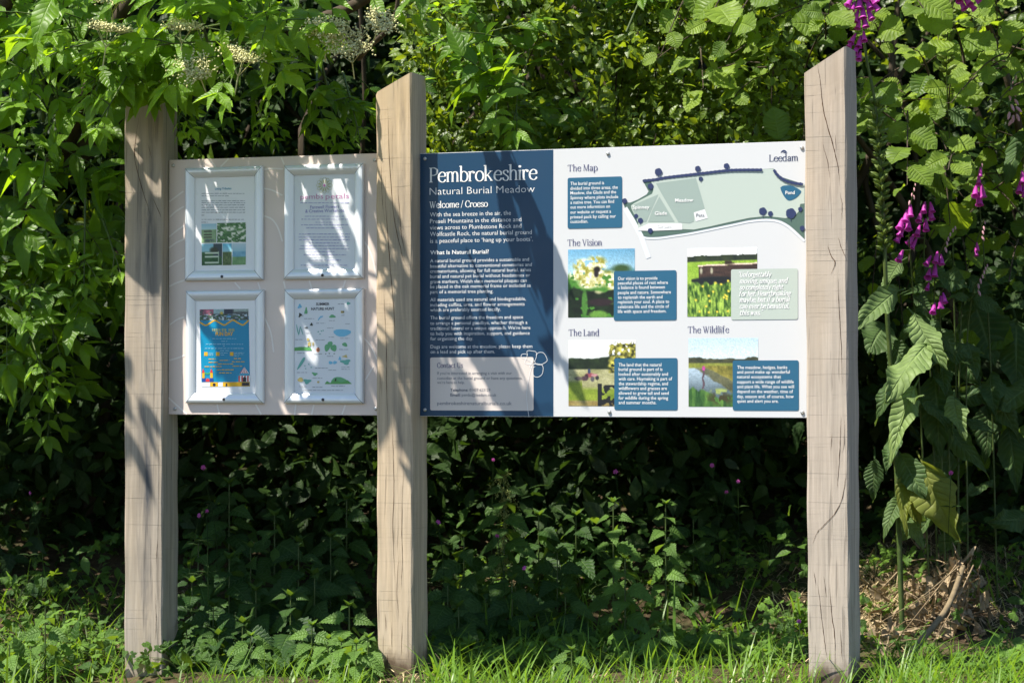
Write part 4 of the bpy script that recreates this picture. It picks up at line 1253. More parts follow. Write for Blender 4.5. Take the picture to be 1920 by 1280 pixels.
# bottom left: fun day poster
F3, S3 = poster_frame('poster frame holding a bright blue FUN DAY poster', (346.4, 545.2), (493, 543.6), (348.6, 756.3), (494.3, 755), None, M_paper, (420, 748.5))
e3 = lambda X, Y: (365 + X / 7.53, 570 + Y / 7.53)
def p3(pts): return [Q(*e3(x, y), PD) for x, y in pts]
poly_sheet('blue_ground', [p3([(72, 170), (765, 170), (782, 1162), (98, 1165)])], 0.0034, M_cyan, S3)
def ph_crowd(U, V):
    C = grad(field(U, V, 16, 8, 3), (40, 48, 52), (120, 130, 128))
    C = lay(C, (U < .28) * (V < .5) * (field(U, V, 20, 10, 4) > .45), (176, 92, 118)); C = lay(C, (U > .28) * (U < .5) * (V < .4) * 1.0, (150, 182, 186))
    C = lay(C, (U > .5) * (U < .68) * (V < .4) * 1.0, (52, 60, 78)); C = lay(C, (U > .7) * (V < .25) * 1.0, (150, 166, 160))
    C = lay(C, (V > .5) * (field(U, V, 24, 12, 5) > .55), (64, 110, 62)); C = lay(C, (V > .45) * (field(U, V, 26, 14, 6, 1) > .72), (180, 200, 214))
    C = lay(C, blob(U, V, .45, .35, .03, .12, .3), (214, 186, 70)); C = lay(C, blob(U, V, .6, .6, .06, .14, .3) * (field(U, V, 20, 14, 7) > .45), (96, 170, 220))
    return C
p, q = e3(72, 75), e3(760, 232)
photo('crowd_photo', p[0], p[1], q[0], q[1], ph_crowd, 0.0036, S3, (80, 24), PD)
wave = [(74 + 690 * t, 262 + 32 * math.cos(t * 5.2 * math.pi / 2 * 2 - 0.95 + math.pi / 2 * 1.0)) for t in np.linspace(0, 1, 40)]
wave = [(74, 255), (150, 298), (200, 280), (280, 232), (340, 256), (420, 296), (480, 262), (545, 228), (610, 262), (680, 294), (730, 262), (766, 228)]
wv = smooth_px(wave, 6)
poly_sheet('blue_wave', [p3(wv + [(766, 330), (74, 330)])], 0.0039, M_cyan, S3)
strips_mesh('yellow_wave', [strip(p3(wv), 0.0042)], 0.0042, M_yel, S3)
sans('fun_day', [('FUN DAY', *e3(298, 445), e3(545, 445)[0])], 6.6, 0.0040, M_yel, S3, 0.035, plane=PD)
rows = [(*e3(x, y), e3(xr, y)[0]) for x, y, xr in ((250, 490, 590), (378, 528, 462), (160, 568, 684), (404, 596, 428), (146, 628, 694), (362, 660, 486), (196, 700, 270), (196, 722, 266), (370, 692, 480), (370, 718, 420), (560, 690, 704), (560, 712, 700), (565, 736, 625))]
poly_sheet('pale_text', word_bars(rows, gb, PD, 0.0013), 0.0040, M_ppaleb, S3)
rows = [(*e3(x, y), e3(xr, y)[0]) for x, y, xr in ((196, 780, 300), (356, 798, 490), (556, 774, 668), (198, 826, 344), (528, 818, 706), (330, 850, 552), (142, 886, 382), (540, 880, 690), (316, 932, 570), (350, 976, 524))]
poly_sheet('yellow_text', word_bars(rows, gb, PD, 0.0022), 0.0040, M_yel, S3)
bars = [p3([(x, 345), (x + 14, 345), (x + 14, 384), (x, 384)]) for x in (252, 276, 300, 324, 350, 386, 410, 434, 482, 504, 526, 548)]
poly_sheet('tall_lettering', bars, 0.0040, M_olive, S3)
poly_sheet('icon_square', [p3([(x, 676), (x + 50, 676), (x + 50, 730), (x, 730)]) for x in (135, 304, 500)], 0.0040, M_yel, S3)
poly_sheet('sponsor_strip', [p3([(220, 1102), (330, 1102), (330, 1162), (220, 1162)]), p3([(400, 1100), (660, 1098), (660, 1160), (400, 1162)]), p3([(660, 1098), (778, 1098), (780, 1158), (662, 1160)])], 0.0038, M_yel, S3)
poly_sheet('sponsor_badge', [p3([(670, 1108), (770, 1106), (772, 1150), (672, 1152)]), p3([(277 + 22 * math.cos(a), 1136 + 22 * math.sin(a)) for a in np.linspace(0, 6.28, 12)[:-1]]), p3([(440, 1118), (462, 1118), (462, 1158), (440, 1158)])], 0.0041, M_blk, S3)
poly_sheet('sponsor_white', [p3([(100, 1104), (218, 1102), (218, 1160), (102, 1164)]), p3([(334, 1102), (398, 1102), (398, 1160), (334, 1162)])], 0.0038, M_paper2, S3)
# bouncy castle and striped tent
poly_sheet('castle_tower', [p3([(108, 965), (142, 965), (142, 1045), (108, 1045)]), p3([(222, 962), (258, 962), (258, 1042), (222, 1042)])], 0.0042, M_yel, S3)
poly_sheet('castle_red', [p3([(104, 970), (122, 905), (144, 970)]), p3([(218, 968), (238, 902), (260, 968)]), p3([(160, 1094)] + [(186 + 26 * math.cos(a), 1070 - 24 * math.sin(a)) for a in np.linspace(math.pi, 0, 8)] + [(212, 1094)])], 0.0044, M_red, S3)
poly_sheet('castle_green', [p3([(142, 958), (180, 972), (222, 956), (222, 982), (180, 992), (142, 984)])], 0.0042, M_grn, S3)
poly_sheet('castle_blue', [p3([(106, 1045), (160, 1045), (160, 1094), (108, 1096)]), p3([(212, 1045), (262, 1040), (268, 1092), (212, 1094)])], 0.0042, M_dblue, S3)
ST = []
SW = []
for k in range(8):
    a0, a1 = 628 + 19.5 * k, 628 + 19.5 * (k + 1)
    b0, b1 = 622 + 20.5 * k, 622 + 20.5 * (k + 1)
    (ST if k % 2 == 0 else SW).append(p3([(704, 884), (a1, 995), (a0, 995)]))
    (SW if k % 2 else ST).append(p3([(b0, 1008), (b1, 1008), (b1, 1094), (b0, 1094)]))
poly_sheet('tent_red', ST, 0.0042, M_red, S3)
poly_sheet('tent_white', SW, 0.0046, M_paper, S3)
poly_sheet('tent_valance', [p3([(634, 975), (775, 975), (780, 1008), (622, 1010)])], 0.0050, M_teal, S3)
poly_sheet('tent_door', [p3([(686, 1094), (686, 1040), (708, 1020), (732, 1040), (732, 1094)])], 0.0052, M_blk, S3)

# bottom right: nature hunt sheet
F4, S4 = poster_frame('poster frame holding a SUMMER NATURE HUNT sheet of small green drawings', (532, 541.9), (680, 540.3), (533, 756.3), (681.8, 755.8), None, M_paper2, (606, 749))
e4 = lambda X, Y: (545 + X / 6.737, 555 + Y / 6.737)
def p4(pts): return [Q(*e4(x, y), PD) for x, y in pts]
sans('hunt_heading', [('SUMMER', *e4(322, 118), e4(490, 118)[0]), ('NATURE HUNT', *e4(260, 178), e4(552, 178)[0])], 4.9, 0.0036, M_blk, S4, 0.02, plane=PD)
rows = [(*e4(x, y), e4(xr, y)[0]) for x, y, xr in ((598, 102, 684), (172, 288, 298), (322, 346, 440), (484, 312, 560), (640, 246, 686), (690, 352, 750), (460, 404, 540), (196, 470, 262), (62, 552, 154), (318, 556, 444), (482, 520, 552), (626, 536, 748), (84, 722, 188), (292, 732, 400), (460, 762, 538), (612, 676, 742), (80, 966, 210), (312, 910, 470), (480, 936, 584), (642, 900, 746), (642, 926, 748), (278, 1036, 404), (108, 1144, 206), (276, 1152, 404), (516, 1138, 690), (162, 1190, 666))]
poly_sheet('hunt_text', word_bars(rows, gb, PD, 0.0013), 0.0036, M_small, S4)
def el(cx, cy, rx, ry, rot=0.0, wob=0.0, n=14):
    P = []
    for a in np.linspace(0, 2 * math.pi, n + 1)[:-1]:
        k = 1 + wob * math.sin(a * 3 + cx)
        x, y = rx * k * math.cos(a), ry * k * math.sin(a)
        P.append((cx + x * math.cos(rot) - y * math.sin(rot), cy + x * math.sin(rot) + y * math.cos(rot)))
    return p4(P)
def cols(r, g, b): return print_mat('hunt_%d_%d_%d' % (r, g, b), srgb(r, g, b), 0.35)
poly_sheet('green_drawing', [el(500, 605, 32, 36, 0, .1), el(462, 650, 34, 48, .3, .1), el(545, 655, 40, 42, 0, .1), el(685, 612, 34, 24, .4, .12), el(528, 256, 40, 20, 0, .2), el(195, 190, 18, 42, .1, .3), el(305, 982, 34, 20, .2, .3), el(610, 1065, 100, 42, 0, .12)], 0.0036, cols(104, 172, 122), S4)
poly_sheet('teal_drawing', [el(135, 845, 18, 92, .55, .1), el(695, 830, 60, 32, 0, .3), el(730, 92, 24, 18, 0, .2), el(86, 420, 6, 66, -.2), el(112, 440, 6, 62, .2), el(142, 440, 5, 56, -.3), el(210, 1075, 46, 30, 0, .3), el(390, 440, 12, 6, .6), el(350, 450, 12, 6, -.6), el(372, 480, 10, 6, .2), el(412, 434, 10, 6, .9), el(180, 880, 10, 6, .3), el(230, 860, 12, 6, .9), el(262, 900, 12, 6, 0), el(190, 915, 10, 6, .6)], 0.0036, cols(104, 176, 164), S4)
poly_sheet('blue_drawing', [el(650, 462, 110, 48, 0, .1), el(115, 130, 22, 28, .5, .3), el(365, 280, 8, 36, .6), el(390, 262, 8, 24, 1.2), el(505, 840, 26, 20, .3, .1), el(560, 838, 26, 20, -.3, .1), el(622, 788, 16, 24, 0, .3)], 0.0036, cols(118, 190, 222), S4)
poly_sheet('meadow_drawing', [p4([(48, 650), (120, 640), (250, 645), (270, 685), (48, 690)]), p4([(430, 1110), (460, 1070), (500, 1096), (560, 1050), (640, 1090), (720, 1060), (776, 1108)])], 0.0040, cols(92, 162, 92), S4)
poly_sheet('ochre_drawing', [el(238, 605, 20, 30, 0, .1), el(222, 548, 18, 18), el(285, 604, 10, 26), el(655, 200, 24, 16, 0, .1), el(125, 1055, 36, 28, 0, .1), el(350, 1084, 16, 14), el(690, 760, 30, 16, 0, .4)], 0.0040, cols(206, 186, 116), S4)
poly_sheet('dark_drawing', [el(122, 240, 18, 26, .4, .35), el(265, 358, 16, 18, .5, .3), el(200, 398, 22, 8, -.2, .2), el(345, 680, 10, 10), el(352, 652, 9, 6), el(570, 1056, 9, 22, .3), el(668, 200, 5, 16, .2), el(650, 202, 4, 15, .2), el(445, 728, 8, 5), el(490, 724, 8, 6), el(552, 726, 9, 5), el(225, 636, 8, 8), el(155, 188 + 60, 6, 3)], 0.0044, cols(52, 60, 52), S4)
poly_sheet('ladybird', [el(346, 678, 24, 30)], 0.0036, cols(214, 136, 96), S4)

bpy.data.objects.remove(_txt_o)
bpy.data.curves.remove(_txt_c)
# ------------------------------------------------------------------ ground
def ground_mat():
    t = NT('soil_and_moss')
    co = t.coord((1, 1, 1))
    n1 = t.noise(co, 7, 6, 0.65)
    n2 = t.noise(co, 45, 5, 0.7)
    n3 = t.noise(co, 2.2, 3, 0.5)
    c = t.mix(t.mapr(n2, 0.3, 0.7), (0.03, 0.02, 0.012), (0.10, 0.07, 0.042))
    c = t.mix(t.mapr(n1, 0.45, 0.62, 0, 0.8), c, (0.03, 0.05, 0.014))
    c = t.mix(t.mapr(n3, 0.5, 0.65, 0, 0.35), c, (0.16, 0.115, 0.06))
    return t.done(t.bsdf(c, 0.95, 0.15, normal=t.bump(n2, 0.8, 0.02)))

xs = np.concatenate([np.linspace(-60, -4, 15), np.linspace(-3.6, 3.6, 150), np.linspace(4, 60, 15)])
ys = np.concatenate([np.linspace(-40, 4.5, 14), np.linspace(4.8, 10.5, 130), np.linspace(11, 70, 16)])
XX, YY = np.meshgrid(xs, ys)
ZZ = gz(XX, YY)
V = np.stack([XX.ravel(), YY.ravel(), ZZ.ravel()], 1)
nxg = len(xs)
ii, jj = np.meshgrid(np.arange(nxg - 1), np.arange(len(ys) - 1))
b0 = (jj * nxg + ii).ravel()
ground = link_mesh('ground', np_mesh('ground', V, np.stack([b0, b0 + 1, b0 + 1 + nxg, b0 + nxg], 1)), ground_mat())
tag(ground, kind='structure')

# ------------------------------------------------------------------ leaf materials
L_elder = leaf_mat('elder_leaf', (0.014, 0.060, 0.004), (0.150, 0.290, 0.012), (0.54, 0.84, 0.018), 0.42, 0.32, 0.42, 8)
L_hazel = leaf_mat('hazel_leaf', (0.030, 0.085, 0.008), (0.205, 0.300, 0.030), (0.54, 0.76, 0.03), 0.50, 0.3, 0.38, 9, 0.7)
L_small = leaf_mat('hedge_leaf', (0.012, 0.042, 0.004), (0.130, 0.200, 0.015), (0.44, 0.58, 0.02), 0.38, 0.35, 0.36, 4, 0.2)
L_dark = leaf_mat('shade_tinted_leaf', (0.010, 0.028, 0.006), (0.030, 0.062, 0.010), (0.08, 0.16, 0.012), 0.5, 0.15, 0.25, 6, 0.3)  # leaf colour darkened to stand in for deep shade
L_nettle = leaf_mat('nettle_leaf', (0.011, 0.044, 0.008), (0.115, 0.225, 0.035), (0.28, 0.46, 0.03), 0.55, 0.3, 0.32, 8, 0.8)  # dark end lowered so nettles under the boards look more shaded
L_fox = leaf_mat('foxglove_leaf', (0.022, 0.066, 0.012), (0.195, 0.285, 0.090), (0.30, 0.46, 0.06), 0.62, 0.35, 0.30, 11, 1.0)
L_foxy = leaf_mat('foxglove_leaf_yellowing', (0.11, 0.15, 0.02), (0.22, 0.24, 0.05), (0.46, 0.52, 0.04), 0.6, 0.3, 0.45, 11, 1.0)
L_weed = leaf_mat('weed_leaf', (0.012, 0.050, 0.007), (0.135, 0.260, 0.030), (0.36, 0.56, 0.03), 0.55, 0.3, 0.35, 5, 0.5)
L_grass = leaf_mat('grass_blade', (0.036, 0.110, 0.010), (0.160, 0.300, 0.028), (0.34, 0.58, 0.03), 0.42, 0.35, 0.40, 0.5, 0.0)
L_straw = leaf_mat('dry_straw', (0.30, 0.21, 0.11), (0.64, 0.52, 0.31), (0.3, 0.22, 0.1), 0.8, 0.2, 0.15, 0.5, 0.0)
L_wither = leaf_mat('withered_leaf', (0.18, 0.125, 0.07), (0.48, 0.37, 0.23), (0.2, 0.14, 0.06), 0.85, 0.15, 0.15, 6, 0.8)
M_green_stem = plain_mat('green_stem', (0.035, 0.065, 0.014), (0.08, 0.115, 0.028), 40, 0.5, 0.4, 0.1)
M_bark = plain_mat('grey_brown_bark', (0.03, 0.022, 0.015), (0.085, 0.065, 0.045), 30, 0.85, 0.2, 0.6, stretch=(1, 1, 0.3))
M_seed = plain_mat('elder_flower_seed', (0.48, 0.47, 0.18), (0.74, 0.70, 0.40), 60, 0.7, 0.3, 0.1)

def rvec(g, s=1.0): return g.normal(0, s, 3)

def elder_leaf(acc, st, g, o, d, up, L, npair, tone):
    d = unit(d); up = unit(np.asarray(up, dtype=float))
    if acc.keep is not None and not (acc.keep(np.asarray(o) + d * L * .6) and acc.keep(np.asarray(o) + d * L * .2)): return
    side = unit(np.cross(d, up))
    droop = g.uniform(0.05, 0.28)
    P = lambda t: o + d * (L * t) - np.array([0, 0, 1.0]) * (droop * L * t * t)
    tm = lambda: (T_ELDER, T_ELDER2, T_ELDER3)[int(g.integers(0, 3))]
    st.tube([P(t) for t in (0, .3, .6, .75)], [0.0022, 0.0012], 4, 0.5)
    ts = [0.72, 0.45, 0.22][:npair]
    dd = unit(P(0.75) - P(0.6))
    acc.add(tm(), P(0.74), dd + rvec(g, .08), up + rvec(g, .22), L * g.uniform(.42, .52), L * g.uniform(.42, .52), np.clip(tone + g.normal(0, .12), 0, 1))
    for t, k in zip(ts, (.46, .42, .34)):
        for s in (-1, 1):
            if g.random() < 0.05: continue
            a = R(g.uniform(48, 66))
            ld = dd * math.cos(a) + side * s * math.sin(a) - np.array([0, 0, .12])
            acc.add(tm(), P(t), ld + rvec(g, .07), up + side * s * .15 + rvec(g, .22), L * k * g.uniform(.88, 1.1), None, np.clip(tone + g.normal(0, .12), 0, 1))

def elder_shoot(acc, st, g, o, d, length, L, tone, woody=None):
    d = unit(d)
    o = np.asarray(o, dtype=float)
    n = max(2, int(length / 0.075))
    pts = [o + d * (length * i / n) + np.array([0, 0, -0.10 * length * (i / n) ** 2]) for i in range(n + 1)]
    if acc.keep is None or (acc.keep(pts[-1]) and acc.keep(pts[0])): st.tube(pts, [0.0045, 0.0022], 5, 0.4)
    perp = unit(np.cross(d, (0.2, 0.1, 1.0)))
    for i in range(1, n + 1):
        ax = perp if i % 2 else unit(np.cross(d, perp))
        k = 1.0 - 0.5 * max(0, (i - n + 2)) / 2
        for s in (-1, 1):
            if i < n and g.random() < 0.12: continue
            ld = d * (.45 if i < n else .9) + ax * s * .8 + np.array([0, -0.1, .04])
            up = np.array([-0.28, -0.62, .68]) + d * .15 + rvec(g, .3)
            elder_leaf(acc, st, g, pts[i], ld, up, L * k * g.uniform(.8, 1.1), 2 if (k < .7 or g.random() < .35) else 3, np.clip(tone + .22 * (i == n), 0, 1))
    elder_leaf(acc, st, g, pts[-1], d + rvec(g, .1), np.array([-.2, -.6, .7]), L * .55, 2, np.clip(tone + .35, 0, 1))
# ------------------------------------------------------------------ elder tree overhanging the notice board
g = np.random.default_rng(21)
def sp(px_, py_, d):
    """World point seen at a photo pixel, d metres in front of the sign plane (negative: behind)."""
    x, z = Q(px_, py_, d)
    return np.array(sign_pt(x, d, z))

def limb(st, pts, r0, r1, sides=7):
    st.tube(curve_pts([np.asarray(p, dtype=float) for p in pts], 8), [r0, r1], sides, 0.5)

elder_base = Vector((-2.35, 8.0, float(gz(-2.35, 8.0))))
ELDER = empty('elder_tree', elder_base, 0, 'leafy elder tree with cream seed heads hanging over the notice board', 'tree')
_ts = np.array(to_sun); _n = np.array(NRM); _a = np.array(AX); _o = np.array(SIGN_O)
_xb0, _xb1 = Q(1030, 290)[0], Q(1095, 780)[0]
_zt, _zb = Q(1040, 280)[1], Q(1040, 780)[1]
def clear_of_sign(p):
    """The crown is cut back from the boards and from the light that falls on the white panel."""
    q = p - _o
    d = q.dot(_n)
    x_, z_ = q.dot(_a), p[2]
    if d > -.03:
        r = p - np.array([0, 0, CAMZ])
        f = r[1] * math.cos(PITCH) + r[2] * math.sin(PITCH)
        px_ = 960 + FPX * r[0] / f; py_ = 640 - FPX * (-r[1] * math.sin(PITCH) + r[2] * math.cos(PITCH)) / f
        if 690 < px_ < 815 and py_ > 105: return False
        if px_ > 330 and py_ > 265: return False
    gq = p - _ts * ((p[2] - .25) / _ts[2])
    if .82 < gq[0] < 1.38 and 6.7 < gq[1] < 7.6: return False
    gq = p - _ts * ((p[2] - .42) / _ts[2])
    for cx, cy, cr in ((.62, 7.2, .11), (.76, 7.3, .10), (.50, 7.3, .07), (.33, 7.22, .08), (.42, 7.28, .05)):
        if (gq[0] - cx) ** 2 + (gq[1] - cy) ** 2 < cr * cr: return False
    if d > 0:
        t = d / _ts.dot(_n)
        l = p - _ts * t
        lx, lz = (l - _o).dot(_a), l[2]
        if -.41 < lx < -.26 and (lz > _zt - .02 or lz < _zb - .18): return False
        if lz < _zt + .03 and lz > _zb - .1:
            f = (_zt - lz) / (_zt - _zb)
            if lx > _xb0 + (_xb1 - _xb0) * f: return False
            w = math.sin(lx * 31 + lz * 11.5 + 1.0) + .45 * math.sin(lx * 67 + lz * 26 + 4 * lz)
            if w > (.42 if lx > -.24 else .95): return False
    return True
lv, st, wood = Acc(clear_of_sign), Acc(), Acc()
eb = np.array(elder_base) - np.array([0, 0, 0.1])
hub = np.array([-1.45, 7.45, 1.5])
limb(wood, [eb, (-2.15, 7.85, .7), hub, (-1.1, 7.0, 2.0), (-.75, 6.75, 2.12)], 0.05, 0.014)
limb(wood, [(-2.1, 7.8, .8), (-1.75, 7.4, 1.6), (-1.35, 6.9, 2.2), (-1.2, 6.6, 2.5)], 0.032, 0.012)
limb(wood, [hub, (-1.1, 7.3, 1.72), (-.75, 7.0, 1.85), (-.42, 6.8, 1.95), (-.2, 6.6, 2.1)], 0.04, 0.008)
limb(wood, [(-2.1, 7.8, .8), (-2.0, 7.3, 1.6), (-2.1, 7.0, 2.3)], 0.035, 0.012)
limb(wood, [sp(672, 110, -.05), sp(690, 90, .0), sp(735, 45, .06), sp(748, -10, .08)], 0.009, 0.006)
def fill(px0, px1, py0, py1, d0, d1, n, dirv, L=(.23, .31), length=(.18, .32), tone=(.25, .6), spread=.35):
    for _ in range(n):
        p = sp(g.uniform(px0, px1), g.uniform(py0, py1), g.uniform(d0, d1))
        d = np.asarray(dirv, dtype=float) + rvec(g, spread)
        elder_shoot(lv, st, g, p, d, g.uniform(*length), g.uniform(*L), g.uniform(*tone))
# overhang in front of and above the boards, leaf colour lightened for sunlight
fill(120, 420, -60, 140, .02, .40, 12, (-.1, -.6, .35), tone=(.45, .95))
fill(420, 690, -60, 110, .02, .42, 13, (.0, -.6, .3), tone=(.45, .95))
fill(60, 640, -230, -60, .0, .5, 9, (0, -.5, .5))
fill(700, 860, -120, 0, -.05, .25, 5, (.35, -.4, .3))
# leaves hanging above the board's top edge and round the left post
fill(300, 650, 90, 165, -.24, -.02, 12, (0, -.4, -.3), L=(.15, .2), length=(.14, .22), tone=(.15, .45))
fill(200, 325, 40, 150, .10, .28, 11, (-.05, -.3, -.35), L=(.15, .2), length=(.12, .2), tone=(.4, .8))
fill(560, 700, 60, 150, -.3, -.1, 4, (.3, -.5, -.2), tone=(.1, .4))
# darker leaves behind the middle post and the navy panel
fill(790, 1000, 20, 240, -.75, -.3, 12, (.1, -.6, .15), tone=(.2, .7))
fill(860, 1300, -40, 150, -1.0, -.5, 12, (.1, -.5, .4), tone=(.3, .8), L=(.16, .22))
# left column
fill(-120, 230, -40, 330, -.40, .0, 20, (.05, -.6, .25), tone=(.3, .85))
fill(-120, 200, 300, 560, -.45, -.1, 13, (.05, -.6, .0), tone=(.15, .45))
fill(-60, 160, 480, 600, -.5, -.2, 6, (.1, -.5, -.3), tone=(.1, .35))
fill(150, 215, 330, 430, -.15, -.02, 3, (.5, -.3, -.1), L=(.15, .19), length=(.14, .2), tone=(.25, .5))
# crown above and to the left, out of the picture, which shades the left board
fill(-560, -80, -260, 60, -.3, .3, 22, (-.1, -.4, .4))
# tall stems at the far left
for q in ([(0, 170, -.2), (18, 210, -.2), (26, 250, -.2), (28, 330, -.2), (30, 420, -.22)], [(35, -20, -.15), (38, 60, -.15), (55, 90, -.16), (78, 140, -.18), (80, 230, -.2)], [(60, 560, -.3), (78, 580, -.3), (95, 590, -.32)]):
    st.tube(curve_pts([sp(*p) for p in q], 6), [0.006, 0.007], 6, .4)
spray = Acc()
for _ in range(26):                     # leaves lying over the top of the left post
    elder_leaf(spray, st, g, sp(g.uniform(222, 335), g.uniform(30, 98), g.uniform(.09, .22)), (g.normal() * .5, -.35, -.7 + g.normal() * .3), np.array([-.25, -.75, .5]) + rvec(g, .2), g.uniform(.16, .22), 2, g.uniform(.3, .9))
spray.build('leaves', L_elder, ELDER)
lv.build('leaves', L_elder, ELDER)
st.build('green_shoots', M_green_stem, ELDER)
wood.build('trunk', M_bark, ELDER)
def seed_head(px_, py_, d, r):
    a = Acc()
    c = sp(px_, py_, d)
    axis = unit(np.array([0.05, -.55, .8]) + rvec(g, .2))
    root = c - axis * r * 1.1
    u = unit(np.cross(axis, (1, 0.2, 0))); v = np.cross(axis, u)
    a.tube([root - axis * .05, root], 0.002, 4, .3)
    for k in range(5):
        an = 2 * math.pi * k / 5 + g.random()
        tip = root + axis * r * .75 + (u * math.cos(an) + v * math.sin(an)) * r * .55
        a.tube([root, tip], [0.0013, 0.0009], 3, .3)
        for _ in range(75):
            q = tip + (u * g.normal() + v * g.normal()) * r * .27 + axis * (r * .22 + g.normal() * r * .08)
            if g.random() < .35: a.tube([tip, q], 0.0005, 3, .3)
            s = g.uniform(.0036, .0062)
            a.add(T_BALL, q, axis + rvec(g, .4), (1, 0, 0), s, s, g.random())
    return a.build('seed_head', M_seed, ELDER)
for q in ((205, 45, .50, .060), (342, 42, .52, .052), (366, 122, .54, .056), (455, 95, .53, .066), (612, 46, .52, .062), (655, 76, .50, .066), (715, 38, .48, .045), (208, -8, .48, .045)):
    seed_head(*q)

# ------------------------------------------------------------------ small leaved hedge behind
def lands(p, z=.25):
    q = np.asarray(p) - _ts * ((p[2] - z) / _ts[2])
    return q[0], q[1]
def blocks_light(p, g):
    x_, y_ = lands(p)
    if .80 < x_ < 1.36 and 6.7 < y_ < 7.6: return True
    return .40 < x_ < .80 and 6.95 < y_ < 7.5 and g.random() < .75
def cloud(acc, g, c, r, n, tm, L, tone, up=(-.3, -.65, .65), flat=1.0):
    for _ in range(n):
        v = unit(rvec(g)) * r * g.random() ** .45
        v[2] *= flat
        p = np.asarray(c) + v
        acc.add(tm if not isinstance(tm, list) else tm[int(g.integers(0, len(tm)))], p, v / r + rvec(g, .6), np.array(up) + rvec(g, .5), g.uniform(*L), None, np.clip(tone + g.normal(0, .2), 0, 1))

g = np.random.default_rng(31)
HEDGE = empty('hedge', Vector((0.1, 8.6, float(gz(.1, 8.6)))), 0, 'dense small leaved hedge rising behind the boards', 'hedge')
hl, hw, lo = Acc(), Acc(), Acc()
for _ in range(330):
    px_, py_ = g.uniform(-150, 2050), g.uniform(-420, 900)
    y = g.uniform(8.1, 8.9)
    c = np.array(pix(px_, py_, y))
    if py_ > 560: y += .3
    if blocks_light(c, g): continue
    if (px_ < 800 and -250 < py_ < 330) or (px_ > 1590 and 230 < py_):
        cloud(lo, g, c, g.uniform(.13, .24), 60, [T_SMALL, T_ELDER2], (.05, .09), g.uniform(.0, .5))  # darker leaf colour so the gaps here look deeply shaded
    else:
        cloud(hl, g, c, g.uniform(.13, .24), 75, T_SMALL, (.035, .06), g.uniform(.0, .4))
for _ in range(300):                    # finer, sunlit face above the navy and white panel
    px_, py_ = g.uniform(780, 1500), g.uniform(-200, 320)
    y = g.uniform(7.15, 7.75) + .25 * (py_ < 0)
    c = np.array(pix(px_, py_, y))
    if blocks_light(c, g): continue
    cloud(hl, g, c, g.uniform(.05, .13), 46, T_SMALL, (.022, .042), g.uniform(.2, .95))
    if g.random() < .3: hw.tube([c + np.array([g.normal() * .05, .1, -.25]), c], [.003, .0015], 4)
for _ in range(22):
    x = g.uniform(-2.2, 2.2); y = g.uniform(8.2, 8.8)
    b = np.array([x, y, float(gz(x, y)) - .05])
    hw.tube(curve_pts([b, b + [g.normal() * .12, g.normal() * .1, .6], b + [g.normal() * .3, g.normal() * .15, 1.3], b + [g.normal() * .5, g.normal() * .2, 2.2]], 5), [g.uniform(.012, .03), .006], 6)
for _ in range(210):                    # leafy foot of the hedge, leaf colour darkened to deepen its shade
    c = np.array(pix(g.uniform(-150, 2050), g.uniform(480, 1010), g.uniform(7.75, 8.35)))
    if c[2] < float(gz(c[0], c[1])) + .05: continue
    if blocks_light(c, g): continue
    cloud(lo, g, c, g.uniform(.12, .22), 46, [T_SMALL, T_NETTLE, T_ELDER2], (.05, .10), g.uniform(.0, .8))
lo.build('shade_tinted_leaves', L_dark, HEDGE)
g2 = np.random.default_rng(33)
for _ in range(150):                    # the hedge runs on past both edges of the picture
    px_ = g2.uniform(-750, -100) if g2.random() < .5 else g2.uniform(2000, 2500)
    c = np.array(pix(px_, g2.uniform(-300, 1000), g2.uniform(7.8, 8.6)))
    cloud(hl, g2, c, .22, 50, T_SMALL, (.05, .09), g2.uniform(.1, .6))
hl.build('leaves', L_small, HEDGE)
hw.build('branches', M_bark, HEDGE)

# thicket added to close the view and stop sky light, leaves darkened as shade
g = np.random.default_rng(37)
THICK = empty('thicket', Vector((0, 9.6, float(gz(0, 9.6)))), 0, 'dark thicket deep behind the hedge, seen only through its gaps', 'thicket')
tl = Acc()
for _ in range(15000):
    p = np.array([g.uniform(-3.4, 3.4), g.uniform(9.0, 9.9), g.uniform(0.2, 4.4)])
    tl.add(T_SMALL, p, rvec(g), np.array([-.2, -.8, .5]) + rvec(g, .4), g.uniform(.12, .2), g.uniform(.14, .24), g.uniform(0, .5))
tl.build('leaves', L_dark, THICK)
tw = Acc()
for _ in range(14):
    x = g.uniform(-2.6, 2.6)
    tw.tube(curve_pts([(x, 9.5, .5), (x + g.normal() * .1, 9.5, 1.5), (x + g.normal() * .3, 9.5, 3.2)], 5), [.05, .02], 6)
tw.build('trunk', M_bark, THICK)

# ------------------------------------------------------------------ hazel on the right
g = np.random.default_rng(41)
HAZEL = empty('hazel_bush', Vector((1.75, 7.9, float(gz(1.75, 7.9)))), 0, 'hazel bush with broad pleated leaves behind the tallest post', 'bush')
zl_, zs_ = Acc(), Acc()
def hazel_twig(p, d, n, L, tone):
    d = unit(d)
    pts = [np.asarray(p) + d * .06 * i + np.array([0, 0, -.004 * i * i]) for i in range(n + 1)]
    zs_.tube(pts, [.003, .0015], 4, .5)
    perp = unit(np.cross(d, (.1, .2, 1)))
    for i in range(1, n + 1):
        s = 1 if i % 2 else -1
        ld = d * .6 + perp * s * .8 + np.array([0, 0, -.25]) + rvec(g, .2)
        up = np.array([-.32, -.68, .62]) + rvec(g, .3)
        k = L * g.uniform(.75, 1.1) * (.7 if i == n else 1)
        zs_.tube([pts[i], pts[i] + unit(ld) * .015], .001, 3, .5)
        zl_.add((T_HAZEL, T_HAZEL2)[int(g.integers(0, 2))], pts[i] + unit(ld) * .012, ld, up, k, k * g.uniform(.92, 1.08), np.clip(tone + g.normal(0, .18), 0, 1))
